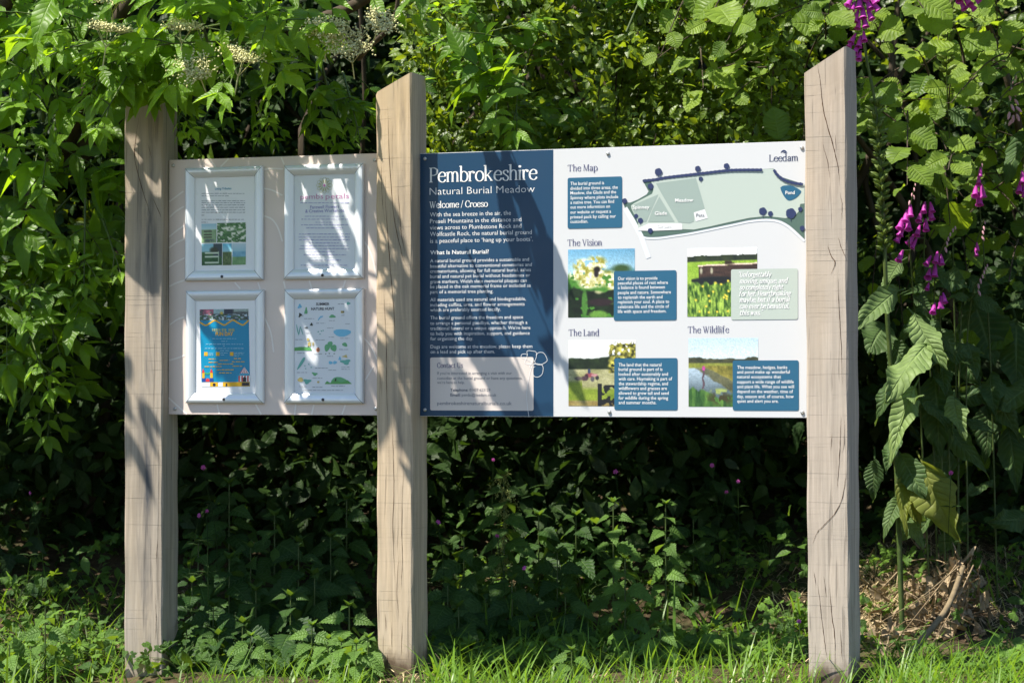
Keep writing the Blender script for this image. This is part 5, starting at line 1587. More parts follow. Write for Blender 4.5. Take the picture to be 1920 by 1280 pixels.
def hfill(px0, px1, py0, py1, y0, y1, n, dirv, L=(.05, .115), tone=(.3, .8)):
    for _ in range(n):
        p = np.array(pix(g.uniform(px0, px1), g.uniform(py0, py1), g.uniform(y0, y1)))
        if blocks_light(p, g): continue
        hazel_twig(p, np.asarray(dirv) + rvec(g, .35), int(g.integers(3, 6)), g.uniform(*L), g.uniform(*tone))
hfill(1300, 1560, -80, 120, 7.1, 7.7, 30, (-.3, -.5, .1), tone=(.4, 1))
hfill(1420, 1560, 100, 260, 7.1, 7.6, 9, (-.2, -.5, .0))
hfill(1560, 1960, -120, 160, 7.0, 7.7, 50, (.0, -.5, .15), tone=(.4, 1))
hfill(1600, 1960, 140, 300, 7.1, 7.7, 26, (.1, -.5, .0))
hfill(1620, 1980, 290, 460, 7.35, 7.8, 16, (.1, -.5, -.1), tone=(.1, .5))
hfill(1250, 2100, -400, -100, 7.4, 8.2, 24, (-.1, -.4, .4))
hfill(1640, 1980, 440, 800, 7.6, 8.0, 18, (.1, -.5, -.1), tone=(.0, .4))
for q in (((1.75, 7.9, .4), (1.7, 7.75, 1.2), (1.55, 7.6, 1.9), (1.2, 7.5, 2.5)), ((1.8, 7.95, .4), (1.95, 7.8, 1.3), (2.0, 7.6, 2.2)), ((1.7, 7.95, .4), (1.35, 7.8, 1.3), (.95, 7.6, 1.85))):
    limb(zs_, q, .022, .006)
hd = np.array(pix(1452, 250, 7.15))
zl_.add(T_HAZEL, np.array(pix(1460, 262, 7.12)), np.array([-.12, -.1, 1]), np.array([.15, -1, .1]), .098, .10, .35)
zl_.add(T_HAZEL2, np.array(pix(1456, 272, 7.2)), np.array([.1, -.5, -.2]), np.array([.1, -.8, .5]), .075, .075, .4)
zl_.build('leaves', L_hazel, HAZEL)
zs_.build('twigs', M_bark, HAZEL)

# ------------------------------------------------------------------ foxgloves
g = np.random.default_rng(53)
def petal_mat():
    t = NT('foxglove_petal')
    at = t.n('ShaderNodeAttribute', attribute_name='luv')
    s = t.n('ShaderNodeSeparateXYZ'); t.t.links.new(at.outputs['Vector'], s.inputs[0])
    c = t.mix(s.outputs[1], (0.34, 0.016, 0.26), (0.56, 0.07, 0.46))
    b = t.bsdf(c, 0.5, 0.35)
    tr = t.n('ShaderNodeBsdfTranslucent'); t.put(tr.inputs['Color'], (0.62, 0.06, 0.5, 1))
    ms = t.n('ShaderNodeMixShader'); ms.inputs[0].default_value = 0.3
    t.t.links.new(b.outputs[0], ms.inputs[1]); t.t.links.new(tr.outputs[0], ms.inputs[2])
    return t.done(ms)
M_petal = petal_mat()
bell_me = np_mesh('bell_flower', T_BELL[0], T_BELL[1], T_BELL[2]); bell_me.materials.append(M_petal)
pod = Acc()
pod.add(T_BUD, (0, 0, 0), (0, 1, 0), (0, 0, 1), 1.0, .85, .6)
for k in range(5):
    a = 2 * math.pi * k / 5
    pod.add(T_BRACT, (0, .02, 0), (math.cos(a) * .55, .8, math.sin(a) * .55), (math.cos(a), -.5, math.sin(a)), .8, .9, .7)
V_, F_, A_ = pod.arrays()
pod_me = np_mesh('seed_pod', V_, F_, A_); pod_me.materials.append(leaf_mat('seed_pod_green', (0.07, 0.13, 0.02), (0.2, 0.28, 0.05), (0.3, 0.4, 0.05), .5, .4, .2, 2, 0))
bud_me = np_mesh('flower_bud', *T_BUD); bud_me.materials.append(plain_mat('foxglove_bud', (0.42, 0.12, 0.28), (0.46, 0.34, 0.26), 30, .6, .3, 0))

def put_part(name, me, parent, p, d, up, L, W):
    M = np.eye(4)
    y = unit(d); z = np.asarray(up, dtype=float); z = z - y * z.dot(y); z = unit(z); x = np.cross(y, z)
    m3 = Matrix(np.stack([x, y, z], 1).tolist())
    o = bpy.data.objects.new(name, me)
    COL.objects.link(o)
    o.parent = parent
    o.location = Vector(p) - parent.location
    o.rotation_euler = m3.to_euler()
    o.scale = (W, L, W)
    return o

def foxglove(label, path, y0, y1, bells=(), buds=(), pods=None, leaves=(), stem_r=.0034, group='foxgloves right of the tallest post'):
    """path: photo pixels from base to tip; depth runs from y0 to y1 along it."""
    n = len(path)
    pts = [np.array(pix(px_, py_, y0 + (y1 - y0) * i / (n - 1))) for i, (px_, py_) in enumerate(path)]
    pts[0][2] = float(gz(pts[0][0], pts[0][1])) - .02
    base = Vector(pts[0])
    root = empty('foxglove', base, 0, label, 'foxglove', group)
    C = curve_pts(pts, 8)
    a = Acc(); a.tube(C, [stem_r, stem_r * .4], 6, .5)
    def depth_at(py_):
        ys_ = [p[1] for p in path]
        order = np.argsort(ys_)
        return float(np.interp(py_, np.array(ys_)[order], np.array([p[1] for p in pts])[order])), float(np.interp(py_, np.array(ys_)[order], np.array([q[0] for q in path])[order]))
    for bx, by, s in bells:
        yd, sx = depth_at(by - 8)
        p = np.array(pix(bx, by, yd - .02)); sp_ = np.array(pix(sx, by - 10, yd))
        d = np.array([np.clip((bx - sx) / 40, -.8, .8), -.35 + g.normal() * .15, -.9])
        d = unit(d)
        L = s * .038
        o_ = p - d * L * .5
        a.tube([sp_, o_], .0012, 3, .5)
        put_part('bell_flower', bell_me, root, o_, d, (0.1, -1, .2), L, L * .78)
    for bx, by, s in buds:
        yd, sx = depth_at(by)
        d = unit(np.array([np.clip((bx - sx) / 30, -.8, .8), -.3, -.6]))
        put_part('flower_bud', bud_me, root, np.array(pix(bx, by, yd - .005)), d, (0.1, -1, .2), s * .016, s * .013)
    if pods:
        ya, yb, k, sz = pods
        for i in range(k):
            py_ = ya + (yb - ya) * i / (k - 1)
            yd, sx = depth_at(py_)
            an = i * 2.4
            d = unit(np.array([math.cos(an) * .9, -abs(math.sin(an)) * .8 if i % 3 else .5 * math.sin(an), .45]))
            p = np.array(pix(sx, py_, yd)) + d * .004
            put_part('seed_pod', pod_me, root, p, d, (0, -.5, 1), sz * g.uniform(.8, 1.15), sz * .9)
    a.build('stem', M_green_stem, root)
    if not leaves:                      # plain leaves on the lower stem
        fa = Acc()
        for k in range(6):
            i = int(len(C) * (.02 + .6 * k / 6) * g.uniform(.8, 1.2))
            an = k * 2.4 + g.random()
            dv = np.array([math.cos(an) * .9, -.25 - .4 * g.random(), .25 - .9 * g.random()])
            L = g.uniform(.08, .17) * (1.1 - .06 * k)
            fa.add(crumple((T_FOX, T_FOX2)[k % 2], g, .3, .3), C[i], dv, np.array([-.2, -.8, .55]) + rvec(g, .25), L, L * g.uniform(.85, 1.15), g.uniform(0, .25))
        fa.build('leaves', L_fox, root)
    for (bx, by, ya, tx, ty, yb, wpx, tone, yellow) in leaves:
        p0, p1 = np.array(pix(bx, by, ya)), np.array(pix(tx, ty, yb))
        L = np.linalg.norm(p1 - p0)
        W = wpx * ya / FPX / (.40 if tone > .4 else .46)
        la = Acc()
        up = np.array([-.3, -.8, .55]) + rvec(g, .14)
        la.add(crumple((T_FOX, T_FOX2)[int(g.integers(0, 2))], g, .18 + .35 * yellow, .22), p0, p1 - p0, up, L, W, tone, L * (.45 if yellow else .8))
        la.tube([p0 - unit(p1 - p0) * .05 + np.array([0, .03, -.01]), p0], .003, 5, tone)
        la.build('leaf', L_foxy if yellow else L_fox, root)
    return root

foxglove('tall foxglove behind the tallest post, long column of green seed pods below magenta bells',
    [(1692, 1010), (1678, 800), (1664, 600), (1657, 420), (1650, 300), (1640, 190), (1622, 90), (1612, -60)], 7.15, 6.95,
    bells=[(1603, -14, 1), (1622, -10, 1.05), (1612, 4, 1.1), (1628, 8, 1.05), (1600, 12, 1), (1618, 22, 1.1), (1606, 30, 1.0), (1636, -6, 1.1), (1640, 10, 1.0), (1612, -20, 1.1), (1594, 2, 1.0), (1622, 40, 1.0), (1610, 44, .95), (1630, 26, 1.05), (1596, 34, .95), (1600, 72, .95), (1612, 78, 1.0), (1606, 92, 1), (1620, 68, .9), (1612, 104, .9), (1597, 80, .8)],
    pods=(190, 470, 60, .030),
    leaves=[(1684, 545, 7.1, 1612, 592, 6.95, 44, .55, 0), (1690, 490, 7.15, 1648, 532, 7.05, 30, .5, 0), (1715, 592, 7.1, 1753, 676, 6.98, 50, 1.0, 0), (1738, 645, 7.05, 1664, 728, 6.9, 50, 1.0, 0), (1715, 725, 7.02, 1662, 826, 6.88, 44, 1.0, 0), (1690, 800, 7.12, 1645, 868, 7.02, 40, .1, 0), (1688, 850, 7.12, 1728, 930, 7.02, 44, .15, 0), (1690, 930, 7.13, 1648, 992, 7.05, 34, .3, 0), (1686, 700, 7.12, 1640, 770, 7.05, 44, .1, 0), (1670, 640, 7.12, 1712, 700, 7.06, 40, .15, 0), (1690, 960, 7.13, 1736, 1016, 7.04, 34, .3, 0),
            (1720, 745, 6.98, 1705, 735, 6.9, 30, .7, 0), (1752, 705, 7.3, 1768, 838, 7.22, 84, .0, 0), (1790, 745, 7.1, 1784, 800, 7.0, 40, .7, 0), (1825, 560, 7.5, 1868, 676, 7.42, 78, .0, 0), (1792, 640, 7.5, 1815, 720, 7.42, 56, .0, 0),
            (1730, 868, 7.08, 1772, 1014, 6.97, 72, .5, 1), (1705, 890, 7.1, 1676, 990, 7.02, 36, .35, 1), (1748, 880, 7.12, 1795, 970, 7.05, 44, .2, 0), (1700, 905, 7.14, 1720, 985, 7.08, 34, .3, 1), (1660, 610, 7.2, 1626, 640, 7.1, 60, .2, 0), (1905, 600, 7.5, 1912, 720, 7.42, 66, .0, 0), (1850, 760, 7.5, 1862, 850, 7.42, 56, .05, 0), (1890, 800, 7.5, 1915, 900, 7.4, 56, .05, 0), (1640, 860, 7.3, 1634, 930, 7.25, 36, .1, 0)], stem_r=.0085)
foxglove('sunlit foxglove spike with bright pink bells beside the tallest post', [(1745, 980), (1722, 700), (1710, 520), (1704, 420), (1716, 340)], 7.35, 6.98,
    bells=[(1707, 394, 1), (1699, 404, 1.05), (1690, 418, 1.1), (1703, 420, 1.05), (1691, 431, 1.0), (1686, 443, .95), (1689, 479, 1.05)], buds=[(1713, 366, 1), (1706, 376, 1.1), (1714, 352, .8), (1716, 344, .6), (1710, 362, .8)])
foxglove('shaded foxglove spike of dark purple bells just right of the sunlit pink spike', [(1760, 980), (1745, 700), (1733, 500), (1736, 420), (1742, 370)], 7.4, 7.12,
    bells=[(1725, 406, 1), (1733, 388, .95), (1745, 401, 1), (1736, 421, 1.05), (1722, 432, 1), (1709, 448, 1), (1746, 388, .9), (1714, 456, .9)])
foxglove('foxglove spike with nodding pale tip and five bells, below the sunlit spike', [(1775, 980), (1762, 760), (1752, 580), (1756, 500), (1772, 455), (1791, 425)], 7.35, 7.05,
    bells=[(1741, 488, .95), (1756, 482, 1), (1765, 486, .9), (1742, 512, 1.1), (1753, 506, 1.05), (1740, 536, .7)], buds=[(1772, 463, 1.3), (1775, 452, 1.1), (1778, 444, 1), (1782, 436, .9), (1787, 428, .9), (1791, 424, .8)])
foxglove('foxglove with three low bells among the large crinkled leaves', [(1790, 980), (1775, 760), (1765, 640), (1762, 560), (1770, 540)], 7.4, 7.1,
    bells=[(1751, 577, 1), (1764, 566, 1), (1770, 558, .9)])
foxglove('purple foxglove spike under the hazel leaves near the right edge', [(1870, 980), (1858, 700), (1845, 480), (1836, 370), (1842, 300)], 7.5, 7.25,
    bells=[(1835, 338, .9), (1829, 358, 1.1), (1842, 358, 1.1), (1836, 372, 1.2), (1838, 322, .8)], buds=[(1841, 306, 1), (1840, 314, 1)])
foxglove('thin foxglove spike of small closed pink buds above the dark leaves', [(1815, 980), (1812, 700), (1822, 560), (1838, 520), (1852, 494)], 7.4, 7.2,
    buds=[(1834, 544, 1.3), (1834, 532, 1.2), (1838, 522, 1.2), (1842, 514, 1), (1845, 506, 1), (1848, 500, .8), (1851, 495, .7)])
foxglove('slender leaning foxglove stalk with a few pink buds below the hazel', [(1795, 980), (1800, 640), (1815, 500), (1832, 450), (1846, 410)], 7.45, 7.3,
    bells=[(1832, 462, .7), (1830, 472, .7)], buds=[(1841, 442, 1.2), (1842, 432, 1), (1844, 424, 1), (1846, 414, .8)])
foxglove('dark purple foxglove bells cut by the right edge of the picture', [(1930, 980), (1926, 700), (1922, 480), (1918, 330), (1920, 280)], 7.45, 7.25,
    bells=[(1917, 332, 1.1), (1912, 350, 1.1), (1920, 358, 1)])
foxglove('foxglove at the top right corner, pods below a few magenta bells', [(1800, 900), (1790, 600), (1782, 300), (1775, 140), (1780, 40), (1808, -60)], 7.55, 7.0,
    bells=[(1797, -6, 1.1), (1812, 0, 1.15), (1828, -6, 1.1), (1804, 8, 1.0), (1820, 10, 1.0), (1790, -14, 1)], buds=[(1783, 146, 1.2), (1784, 152, 1)], pods=(25, 142, 24, .030))
foxglove('foxglove at the right edge with a nodding tip of pink buds', [(1945, 900), (1940, 500), (1932, 250), (1918, 150), (1908, 136), (1896, 158), (1890, 200)], 7.45, 7.05,
    buds=[(1906, 142, 1), (1900, 152, 1.1), (1896, 164, 1.3), (1900, 172, 1.3), (1893, 178, 1.4), (1902, 186, 1.5), (1896, 196, 1.6), (1905, 200, 1.6), (1893, 210, 1.8), (1900, 216, 1.8), (1906, 214, 1.7), (1898, 224, 1.7)])

# ------------------------------------------------------------------ nettles
g = np.random.default_rng(61)
def nettle(label, p, h, L, lean=(0, 0), tone=.5, tassels=False, group='nettles growing under the boards', face=0.0):
    p = np.asarray(p, dtype=float)
    root = empty('nettle', Vector(p), 0, label, 'nettle', group)
    n = max(6, int(h / .040))
    C = [p + np.array([lean[0] * t * t, lean[1] * t * t, h * t]) for t in np.linspace(0, 1, n + 1)]
    s = Acc(); s.tube(C, [.0035, .0018], 5, .4); s.build('stem', M_green_stem, root)
    a = Acc(); f = Acc()
    a0 = g.random() * 3
    for i in range(1, n + 1):
        t = i / n
        k = 1.0 if t < .75 else 1 - .62 * (t - .75) / .25
        an = a0 + (math.pi / 2) * (i % 2) + g.normal() * .15
        for sgn in (1, -1):
            side = np.array([math.cos(an) * sgn, math.sin(an) * sgn, 0])
            d = side + np.array([0, face - .3, -.35 + .75 * max(0, t - .6) + g.normal() * .12])
            up = np.array([-.2, -.7, .75]) + side * .15 + rvec(g, .2)
            ll = L * k * g.uniform(.85, 1.15)
            s0 = C[i] + unit(side) * .014
            a.tube([C[i], s0], .0011, 3, tone)
            a.add(T_NETTLE, s0, d, up, ll, ll * 1.05, np.clip(tone + .25 * max(0, t - .7) + g.normal(0, .1), 0, 1))
            if tassels and t > .35:
                for q in range(3):
                    e = C[i] + side * .03 * (q + 1) / 2 + rvec(g, .012) + np.array([0, -.01, -.02 - .02 * q])
                    f.tube([C[i], (C[i] + e) / 2 + np.array([0, 0, .01]), e], .0009, 3, .5)
                    for _ in range(16):
                        u_ = g.random()
                        f.add(T_BALL, C[i] * (1 - u_) + e * u_ + rvec(g, .004), (0, 0, 1), (1, 0, 0), .0042, .0042, g.random())
    for q in range(4):
        an = a0 + q * math.pi / 2
        a.add(T_NETTLE, C[-1], (math.cos(an) * .6, math.sin(an) * .6, .75), (-math.cos(an) * .5, -math.sin(an) * .5 - .2, .6), L * .34, L * .34, min(1, tone + .35))
    a.build('leaves', L_nettle, root)
    if tassels: f.build('flower_tassels', M_seed2, root)
    return root
M_seed2 = plain_mat('nettle_flower', (0.16, 0.19, 0.05), (0.26, 0.28, 0.09), 60, .8, .2, .1)
def og(px_, py_):
    p = on_ground(px_, py_)
    return np.array([p.x, p.y, float(gz(p.x, p.y)) - .01])
def at_xy(px_, py_top, y, h):
    """Base so that the tip shows at photo pixel (px_, py_top) for a plant of height h at depth y."""
    p = pix(px_, py_top, y)
    z = float(gz(p.x, y))
    return np.array([p.x, y, z - .01]), max(.12, p.z - z)

def nettle_top(label, px_, py_, y, L, **kw):
    b, h = at_xy(px_, py_, y, 0)
    return nettle(label, b, h, L, **kw)
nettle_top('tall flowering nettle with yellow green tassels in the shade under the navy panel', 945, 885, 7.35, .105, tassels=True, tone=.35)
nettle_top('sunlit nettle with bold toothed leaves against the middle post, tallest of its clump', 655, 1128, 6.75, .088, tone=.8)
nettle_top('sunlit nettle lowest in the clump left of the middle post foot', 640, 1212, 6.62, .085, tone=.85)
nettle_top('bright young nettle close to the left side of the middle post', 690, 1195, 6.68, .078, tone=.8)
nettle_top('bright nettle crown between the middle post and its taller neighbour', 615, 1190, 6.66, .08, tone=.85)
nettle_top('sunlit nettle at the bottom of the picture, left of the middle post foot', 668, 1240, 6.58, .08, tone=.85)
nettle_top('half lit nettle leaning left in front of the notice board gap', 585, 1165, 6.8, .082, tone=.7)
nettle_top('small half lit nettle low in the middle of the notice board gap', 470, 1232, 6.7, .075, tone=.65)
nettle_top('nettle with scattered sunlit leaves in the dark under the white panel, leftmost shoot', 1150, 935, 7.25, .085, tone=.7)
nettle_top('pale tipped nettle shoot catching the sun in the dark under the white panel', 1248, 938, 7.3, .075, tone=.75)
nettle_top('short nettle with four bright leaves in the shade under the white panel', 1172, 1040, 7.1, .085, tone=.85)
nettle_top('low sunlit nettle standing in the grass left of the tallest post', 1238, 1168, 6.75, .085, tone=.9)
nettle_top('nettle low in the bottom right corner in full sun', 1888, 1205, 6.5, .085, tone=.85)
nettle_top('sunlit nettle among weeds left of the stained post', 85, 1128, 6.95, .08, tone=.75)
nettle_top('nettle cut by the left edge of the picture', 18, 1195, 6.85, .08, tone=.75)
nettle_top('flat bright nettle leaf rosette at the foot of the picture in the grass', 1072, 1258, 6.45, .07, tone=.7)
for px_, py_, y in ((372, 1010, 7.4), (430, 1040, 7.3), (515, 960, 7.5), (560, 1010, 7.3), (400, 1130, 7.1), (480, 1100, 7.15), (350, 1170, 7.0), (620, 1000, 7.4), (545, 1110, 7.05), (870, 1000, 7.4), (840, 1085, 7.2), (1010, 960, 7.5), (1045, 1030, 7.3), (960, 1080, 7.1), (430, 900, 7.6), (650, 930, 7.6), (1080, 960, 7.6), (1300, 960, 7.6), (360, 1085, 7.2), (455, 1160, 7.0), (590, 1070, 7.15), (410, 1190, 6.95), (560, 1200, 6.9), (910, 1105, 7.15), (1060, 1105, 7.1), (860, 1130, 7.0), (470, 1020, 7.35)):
    nettle_top('dark nettle in the shade behind and below the boards', px_, py_, y, .115, tone=g.uniform(.0, .22), group='shaded nettles below the boards')  # low tone paints the shade under the boards into the leaves

# ------------------------------------------------------------------ low weeds with lobed leaves
g = np.random.default_rng(71)
def weed(label, p, r, h, n, L, tone, group='low weeds with lobed leaves'):
    p = np.asarray(p, dtype=float)
    root = empty('weed', Vector(p), 0, label, 'weed', group)
    a, s = Acc(), Acc()
    for _ in range(n):
        an = g.random() * 2 * math.pi
        rr = r * math.sqrt(g.random())
        e = p + np.array([math.cos(an) * rr, math.sin(an) * rr, h * g.uniform(.35, 1.0) * (1 - .4 * rr / r)])
        s.tube(curve_pts([p + np.array([0, 0, 0]), (p + e) / 2 + np.array([0, 0, h * .15]), e], 3), .0012, 3, tone)
        d = np.array([math.cos(an), math.sin(an) - .3, .1]) + rvec(g, .25)
        a.add((T_LOBED, T_LOBED2)[int(g.integers(0, 2))], e, d, np.array([-.25, -.65, .8]) + rvec(g, .25), L * g.uniform(.7, 1.15), None, np.clip(tone + g.normal(0, .15), 0, 1))
    s.build('stem', M_green_stem, root)
    a.build('leaves', L_weed, root)
    return root
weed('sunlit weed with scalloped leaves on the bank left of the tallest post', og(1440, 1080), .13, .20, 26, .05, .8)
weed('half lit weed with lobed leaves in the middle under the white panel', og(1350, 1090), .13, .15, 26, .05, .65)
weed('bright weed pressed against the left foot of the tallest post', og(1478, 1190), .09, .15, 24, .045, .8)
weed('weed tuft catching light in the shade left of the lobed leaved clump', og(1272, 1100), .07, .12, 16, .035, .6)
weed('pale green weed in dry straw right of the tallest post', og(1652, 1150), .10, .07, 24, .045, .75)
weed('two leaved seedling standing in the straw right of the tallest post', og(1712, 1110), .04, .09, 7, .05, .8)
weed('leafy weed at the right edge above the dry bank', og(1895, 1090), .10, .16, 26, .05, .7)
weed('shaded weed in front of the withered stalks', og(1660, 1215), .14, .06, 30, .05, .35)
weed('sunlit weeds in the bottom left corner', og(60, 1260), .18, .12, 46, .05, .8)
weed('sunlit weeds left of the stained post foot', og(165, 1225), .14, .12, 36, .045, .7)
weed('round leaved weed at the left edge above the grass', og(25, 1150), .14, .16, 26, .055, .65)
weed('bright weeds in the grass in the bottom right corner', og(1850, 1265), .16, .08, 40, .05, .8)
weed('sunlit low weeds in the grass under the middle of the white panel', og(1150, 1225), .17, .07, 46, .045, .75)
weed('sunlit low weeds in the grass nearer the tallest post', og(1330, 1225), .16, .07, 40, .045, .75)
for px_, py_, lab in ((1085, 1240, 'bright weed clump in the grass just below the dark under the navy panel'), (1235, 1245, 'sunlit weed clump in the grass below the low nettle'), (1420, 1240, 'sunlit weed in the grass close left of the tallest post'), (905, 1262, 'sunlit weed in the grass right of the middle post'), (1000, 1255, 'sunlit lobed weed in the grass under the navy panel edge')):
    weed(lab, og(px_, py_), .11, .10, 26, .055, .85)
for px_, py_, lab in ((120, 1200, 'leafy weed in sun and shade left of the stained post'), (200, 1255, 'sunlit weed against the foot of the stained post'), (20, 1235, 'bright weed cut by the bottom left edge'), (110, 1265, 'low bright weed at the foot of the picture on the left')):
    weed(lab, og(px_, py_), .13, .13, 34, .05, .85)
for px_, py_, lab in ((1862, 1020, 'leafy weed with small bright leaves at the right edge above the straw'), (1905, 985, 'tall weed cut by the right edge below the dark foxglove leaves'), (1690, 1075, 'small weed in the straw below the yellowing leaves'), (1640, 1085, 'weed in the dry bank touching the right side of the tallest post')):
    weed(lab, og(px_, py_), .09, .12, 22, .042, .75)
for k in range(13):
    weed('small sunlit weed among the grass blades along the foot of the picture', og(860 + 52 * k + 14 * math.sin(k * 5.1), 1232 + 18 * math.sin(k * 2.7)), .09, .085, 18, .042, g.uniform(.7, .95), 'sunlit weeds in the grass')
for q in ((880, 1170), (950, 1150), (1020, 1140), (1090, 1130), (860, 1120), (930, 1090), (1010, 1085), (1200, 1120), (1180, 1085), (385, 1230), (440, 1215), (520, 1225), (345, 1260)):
    weed('shaded low weed with lobed leaves under the boards', og(*q), .12, .13, 26, .05, g.uniform(.2, .45), 'shaded weeds under the boards')  # lower tone than the sunlit weeds, shade put into leaf colour

# ------------------------------------------------------------------ ground cover, grass and straw: more than anyone could count
g = np.random.default_rng(83)
gc = Acc()
for _ in range(3000):
    x, y = g.uniform(-1.9, 1.9), g.uniform(6.75, 8.6)
    if x > 1.0 and y < 7.9 and g.random() < .75: continue
    z = float(gz(x, y)) + g.uniform(.01, .12 + .18 * (y > 7.4)) * g.random() ** .5
    tm = (T_LOBED, T_LOBED2, T_NETTLE, T_SMALL)[int(g.integers(0, 4))]
    gc.add(tm, (x, y, z), rvec(g) + np.array([0, -.3, 0]), np.array([-.25, -.65, .8]) + rvec(g, .3), g.uniform(.03, .065), None, g.uniform(.0, .45))
tag(gc.build('ground_cover', L_weed), kind='stuff')

gr = Acc()
def grass(px0, px1, py0, py1, n, h=(.07, .17), tone=(.4, 1)):
    for _ in range(n):
        px_, py_ = g.uniform(px0, px1), g.uniform(py0, py1)
        p = on_ground_fast(px_, py_)
        if p is None: continue
        L = g.uniform(*h)
        an = g.random() * 2 * math.pi
        lean = g.uniform(.15, 1.1)
        gr.add((T_BLADE, T_BLADE2, T_BLADE3)[int(g.integers(0, 3))], p, (math.cos(an) * lean, math.sin(an) * lean, 1), (-math.cos(an), -math.sin(an), .1), L, L * g.uniform(.9, 1.7), g.uniform(*tone), L * .8)
def on_ground_fast(px_, py_):
    r = ray(px_, py_)
    t = 5.0
    p = None
    for k in range(60):
        q = Vector((0, 0, CAMZ)) + r * (5.6 + k * .06)
        if q.z < float(gz(q.x, q.y)):
            return np.array([q.x, q.y, float(gz(q.x, q.y))])
    return None
grass(790, 1000, 1235, 1330, 330, (.06, .17), (.5, 1.0))
grass(1000, 1520, 1215, 1330, 620, (.05, .15), (.5, 1.0))
grass(840, 1520, 1175, 1225, 110, (.10, .22), (.4, .9))
grass(-40, 240, 1190, 1330, 300, (.06, .16))
grass(-40, 240, 1120, 1190, 80, (.10, .2))
grass(330, 700, 1265, 1330, 260, (.05, .12))
grass(1640, 1960, 1240, 1330, 520, (.06, .15), (.5, 1.0))
grass(1760, 1960, 1110, 1160, 40, (.08, .18), (.3, .8))
grass(1610, 1700, 1050, 1160, 60, (.03, .08))
for _ in range(1500):                   # lawn nearer the camera, just outside the frame
    x, y = g.uniform(-1.6, 1.6), g.uniform(5.5, 6.35)
    L = g.uniform(.05, .12); an = g.random() * 6.28
    gr.add(T_BLADE, (x, y, float(gz(x, y))), (math.cos(an) * .4, math.sin(an) * .4, 1), (-math.cos(an), -math.sin(an), .1), L, L * 1.4, g.uniform(.3, .9), L * .8)
tag(gr.build('grass', L_grass), kind='stuff')

sw = Acc()
def straw(px0, px1, py0, py1, n):
    for _ in range(n):
        p = on_ground_fast(g.uniform(px0, px1), g.uniform(py0, py1))
        if p is None: continue
        sw.add(T_STRAW, p + np.array([0, 0, g.uniform(.004, .02)]), rvec(g) * [1, 1, .25], (0, 0, 1), g.uniform(.03, .1), g.uniform(.10, .2), g.random())
straw(1605, 1920, 1030, 1180, 2600)
straw(1605, 1760, 1060, 1190, 1500)
straw(790, 1520, 1215, 1310, 260)
straw(1640, 1960, 1230, 1310, 200)
straw(690, 830, 1240, 1290, 90)
straw(1380, 1520, 1060, 1160, 260)
straw(200, 250, 1120, 1240, 120)
straw(330, 370, 1080, 1160, 60)
tag(sw.build('dry_straw', L_straw), kind='stuff')

# ------------------------------------------------------------------ withered plant right of the tallest post
g = np.random.default_rng(91)
wp = np.array(og(1775, 1125))
WITH = empty('withered_plant', Vector(wp), 0, 'withered brown plant collapsed over the dry bank right of the tallest post', 'dead plant')
wl = Acc()
top = np.array(pix(1806, 1062, 6.95))
for k in range(120):
    c = np.array(og(g.normal(1762, 46), g.normal(1150, 36)))
    z0_ = np.array([0, 0, abs(g.normal()) * .025])
    s_ = top + rvec(g, .025) if k % 4 == 0 else c + rvec(g, .06) * [1, 1, .2] + z0_ * 2
    e = c + z0_ + np.array([g.normal() * .05 - .03, g.normal() * .04 - .03, 0])
    C = curve_pts([s_, (s_ + e) / 2 + rvec(g, .02) + np.array([0, -.01, .012]), e], 4)
    wl.tube(C, [g.uniform(.0010, .0028), .0008], 4, g.random())
    i = int(g.integers(0, len(C) - 1))
    wl.add(crumple((T_FOX, T_NETTLE, T_ELDER3)[k % 3], g, 1.4, 1.0), C[i], C[-1] - C[0] + rvec(g, .08), np.array([-.3, -.6, .5]) + rvec(g, .8), g.uniform(.04, .10), g.uniform(.012, .035), g.random())
wl.build('leaves', L_wither, WITH)
ws = Acc()
ws.tube(curve_pts([top, np.array(pix(1775, 1140, 6.8)), np.array(pix(1715, 1215, 6.6)), np.array(pix(1665, 1285, 6.45))], 6), [.008, .010], 7, .7)
ws.build('stalk', M_stalk if 'M_stalk' in globals() else plain_mat('dead_stalk', (0.13, 0.10, 0.06), (0.22, 0.17, 0.10), 50, .85, .2, .4), WITH)
for k, (a, b) in enumerate((((1672, 985), (1640, 1050)), ((1690, 970), (1655, 1010)), ((1640, 1020), (1625, 1075)))):
    pass

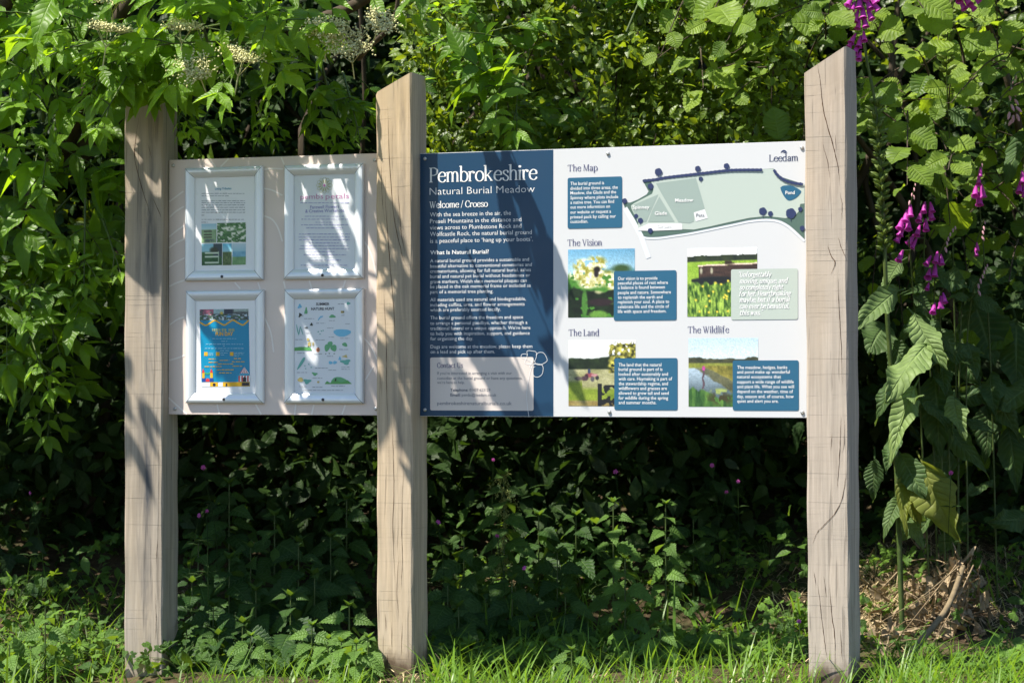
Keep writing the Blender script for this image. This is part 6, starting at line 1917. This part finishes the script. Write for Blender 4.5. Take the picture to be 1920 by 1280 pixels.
# ------------------------------------------------------------------ red campion dots of pink in the shade
g = np.random.default_rng(97)
M_camp = plain_mat('campion_petal', (0.38, 0.04, 0.27), (0.50, 0.10, 0.38), 60, .6, .3, 0)
cf = Acc()
for k in range(5):
    a = 2 * math.pi * k / 5
    for s in (-.22, .22):
        cf.add(T_SMALL, (0, 0, 0), (math.cos(a + s), .12, math.sin(a + s)), (0, 1, .0), 1.0, 1.0, .5)
cf.add(T_BUD, (0, -.7, 0), (0, 1, 0), (0, 0, 1), .75, .6, .2)
V_, F_, A_ = cf.arrays()
camp_me = np_mesh('flower', V_, F_, A_); camp_me.materials.append(M_camp)
cam_list = [(925, 862, 7.45, 'pink campion flower in the dark above the flowering nettle'), (1154, 884, 7.5, 'pink campion under the left end of the white panel'), (1384, 902, 7.5, 'largest pink campion flower in the dark under the white panel'),
    (1362, 922, 7.5, 'tiny pink campion bud just left of the largest flower'), (1335, 872, 7.55, 'faint pink campion high in the dark under the white panel'), (388, 958, 7.2, 'bright pink campion right of the stained post'), (373, 966, 7.2, 'small pink campion touching its brighter neighbour'), (381, 876, 7.35, 'dim pink campion under the notice board'),
    (822, 978, 7.3, 'pink campion beside the middle post'), (983, 1064, 7.15, 'pink campion low on the right of the flowering nettle'), (932, 1004, 7.25, 'pale pink campion bud among the flowering nettle leaves'), (56, 924, 7.4, 'purple campion in the dark left of the stained post'), (1783, 886, 7.0, 'tiny violet campion on the right among grass stalks'), (1498, 1164, 6.6, 'pink petalled campion at the left edge of the tallest post foot')]
for px_, py_, y, lab in cam_list:
    p, h = at_xy(px_, py_, y, 0)
    tip = np.array(pix(px_, py_, y))
    root = empty('campion', Vector(p), 0, lab, 'flower', 'campions in the undergrowth')
    s = Acc(); s.tube(curve_pts([p, (p + tip) / 2 + rvec(g, .02), tip], 5), .0012, 4, .4)
    for t in (.35, .6, .8):
        q = p * (1 - t) + tip * t
        for sg in (-1, 1): s.add(T_BRACT, q, (sg, -.2, .4), (0, -.3, 1), .035, .03, .4)
    s.build('stem', L_dark, root)
    put_part('flower', camp_me, root, tip, (g.normal() * .6, -1, .3 + g.normal() * .4), (g.normal() * .5, 0, 1), g.uniform(.006, .009), g.uniform(.0065, .009))
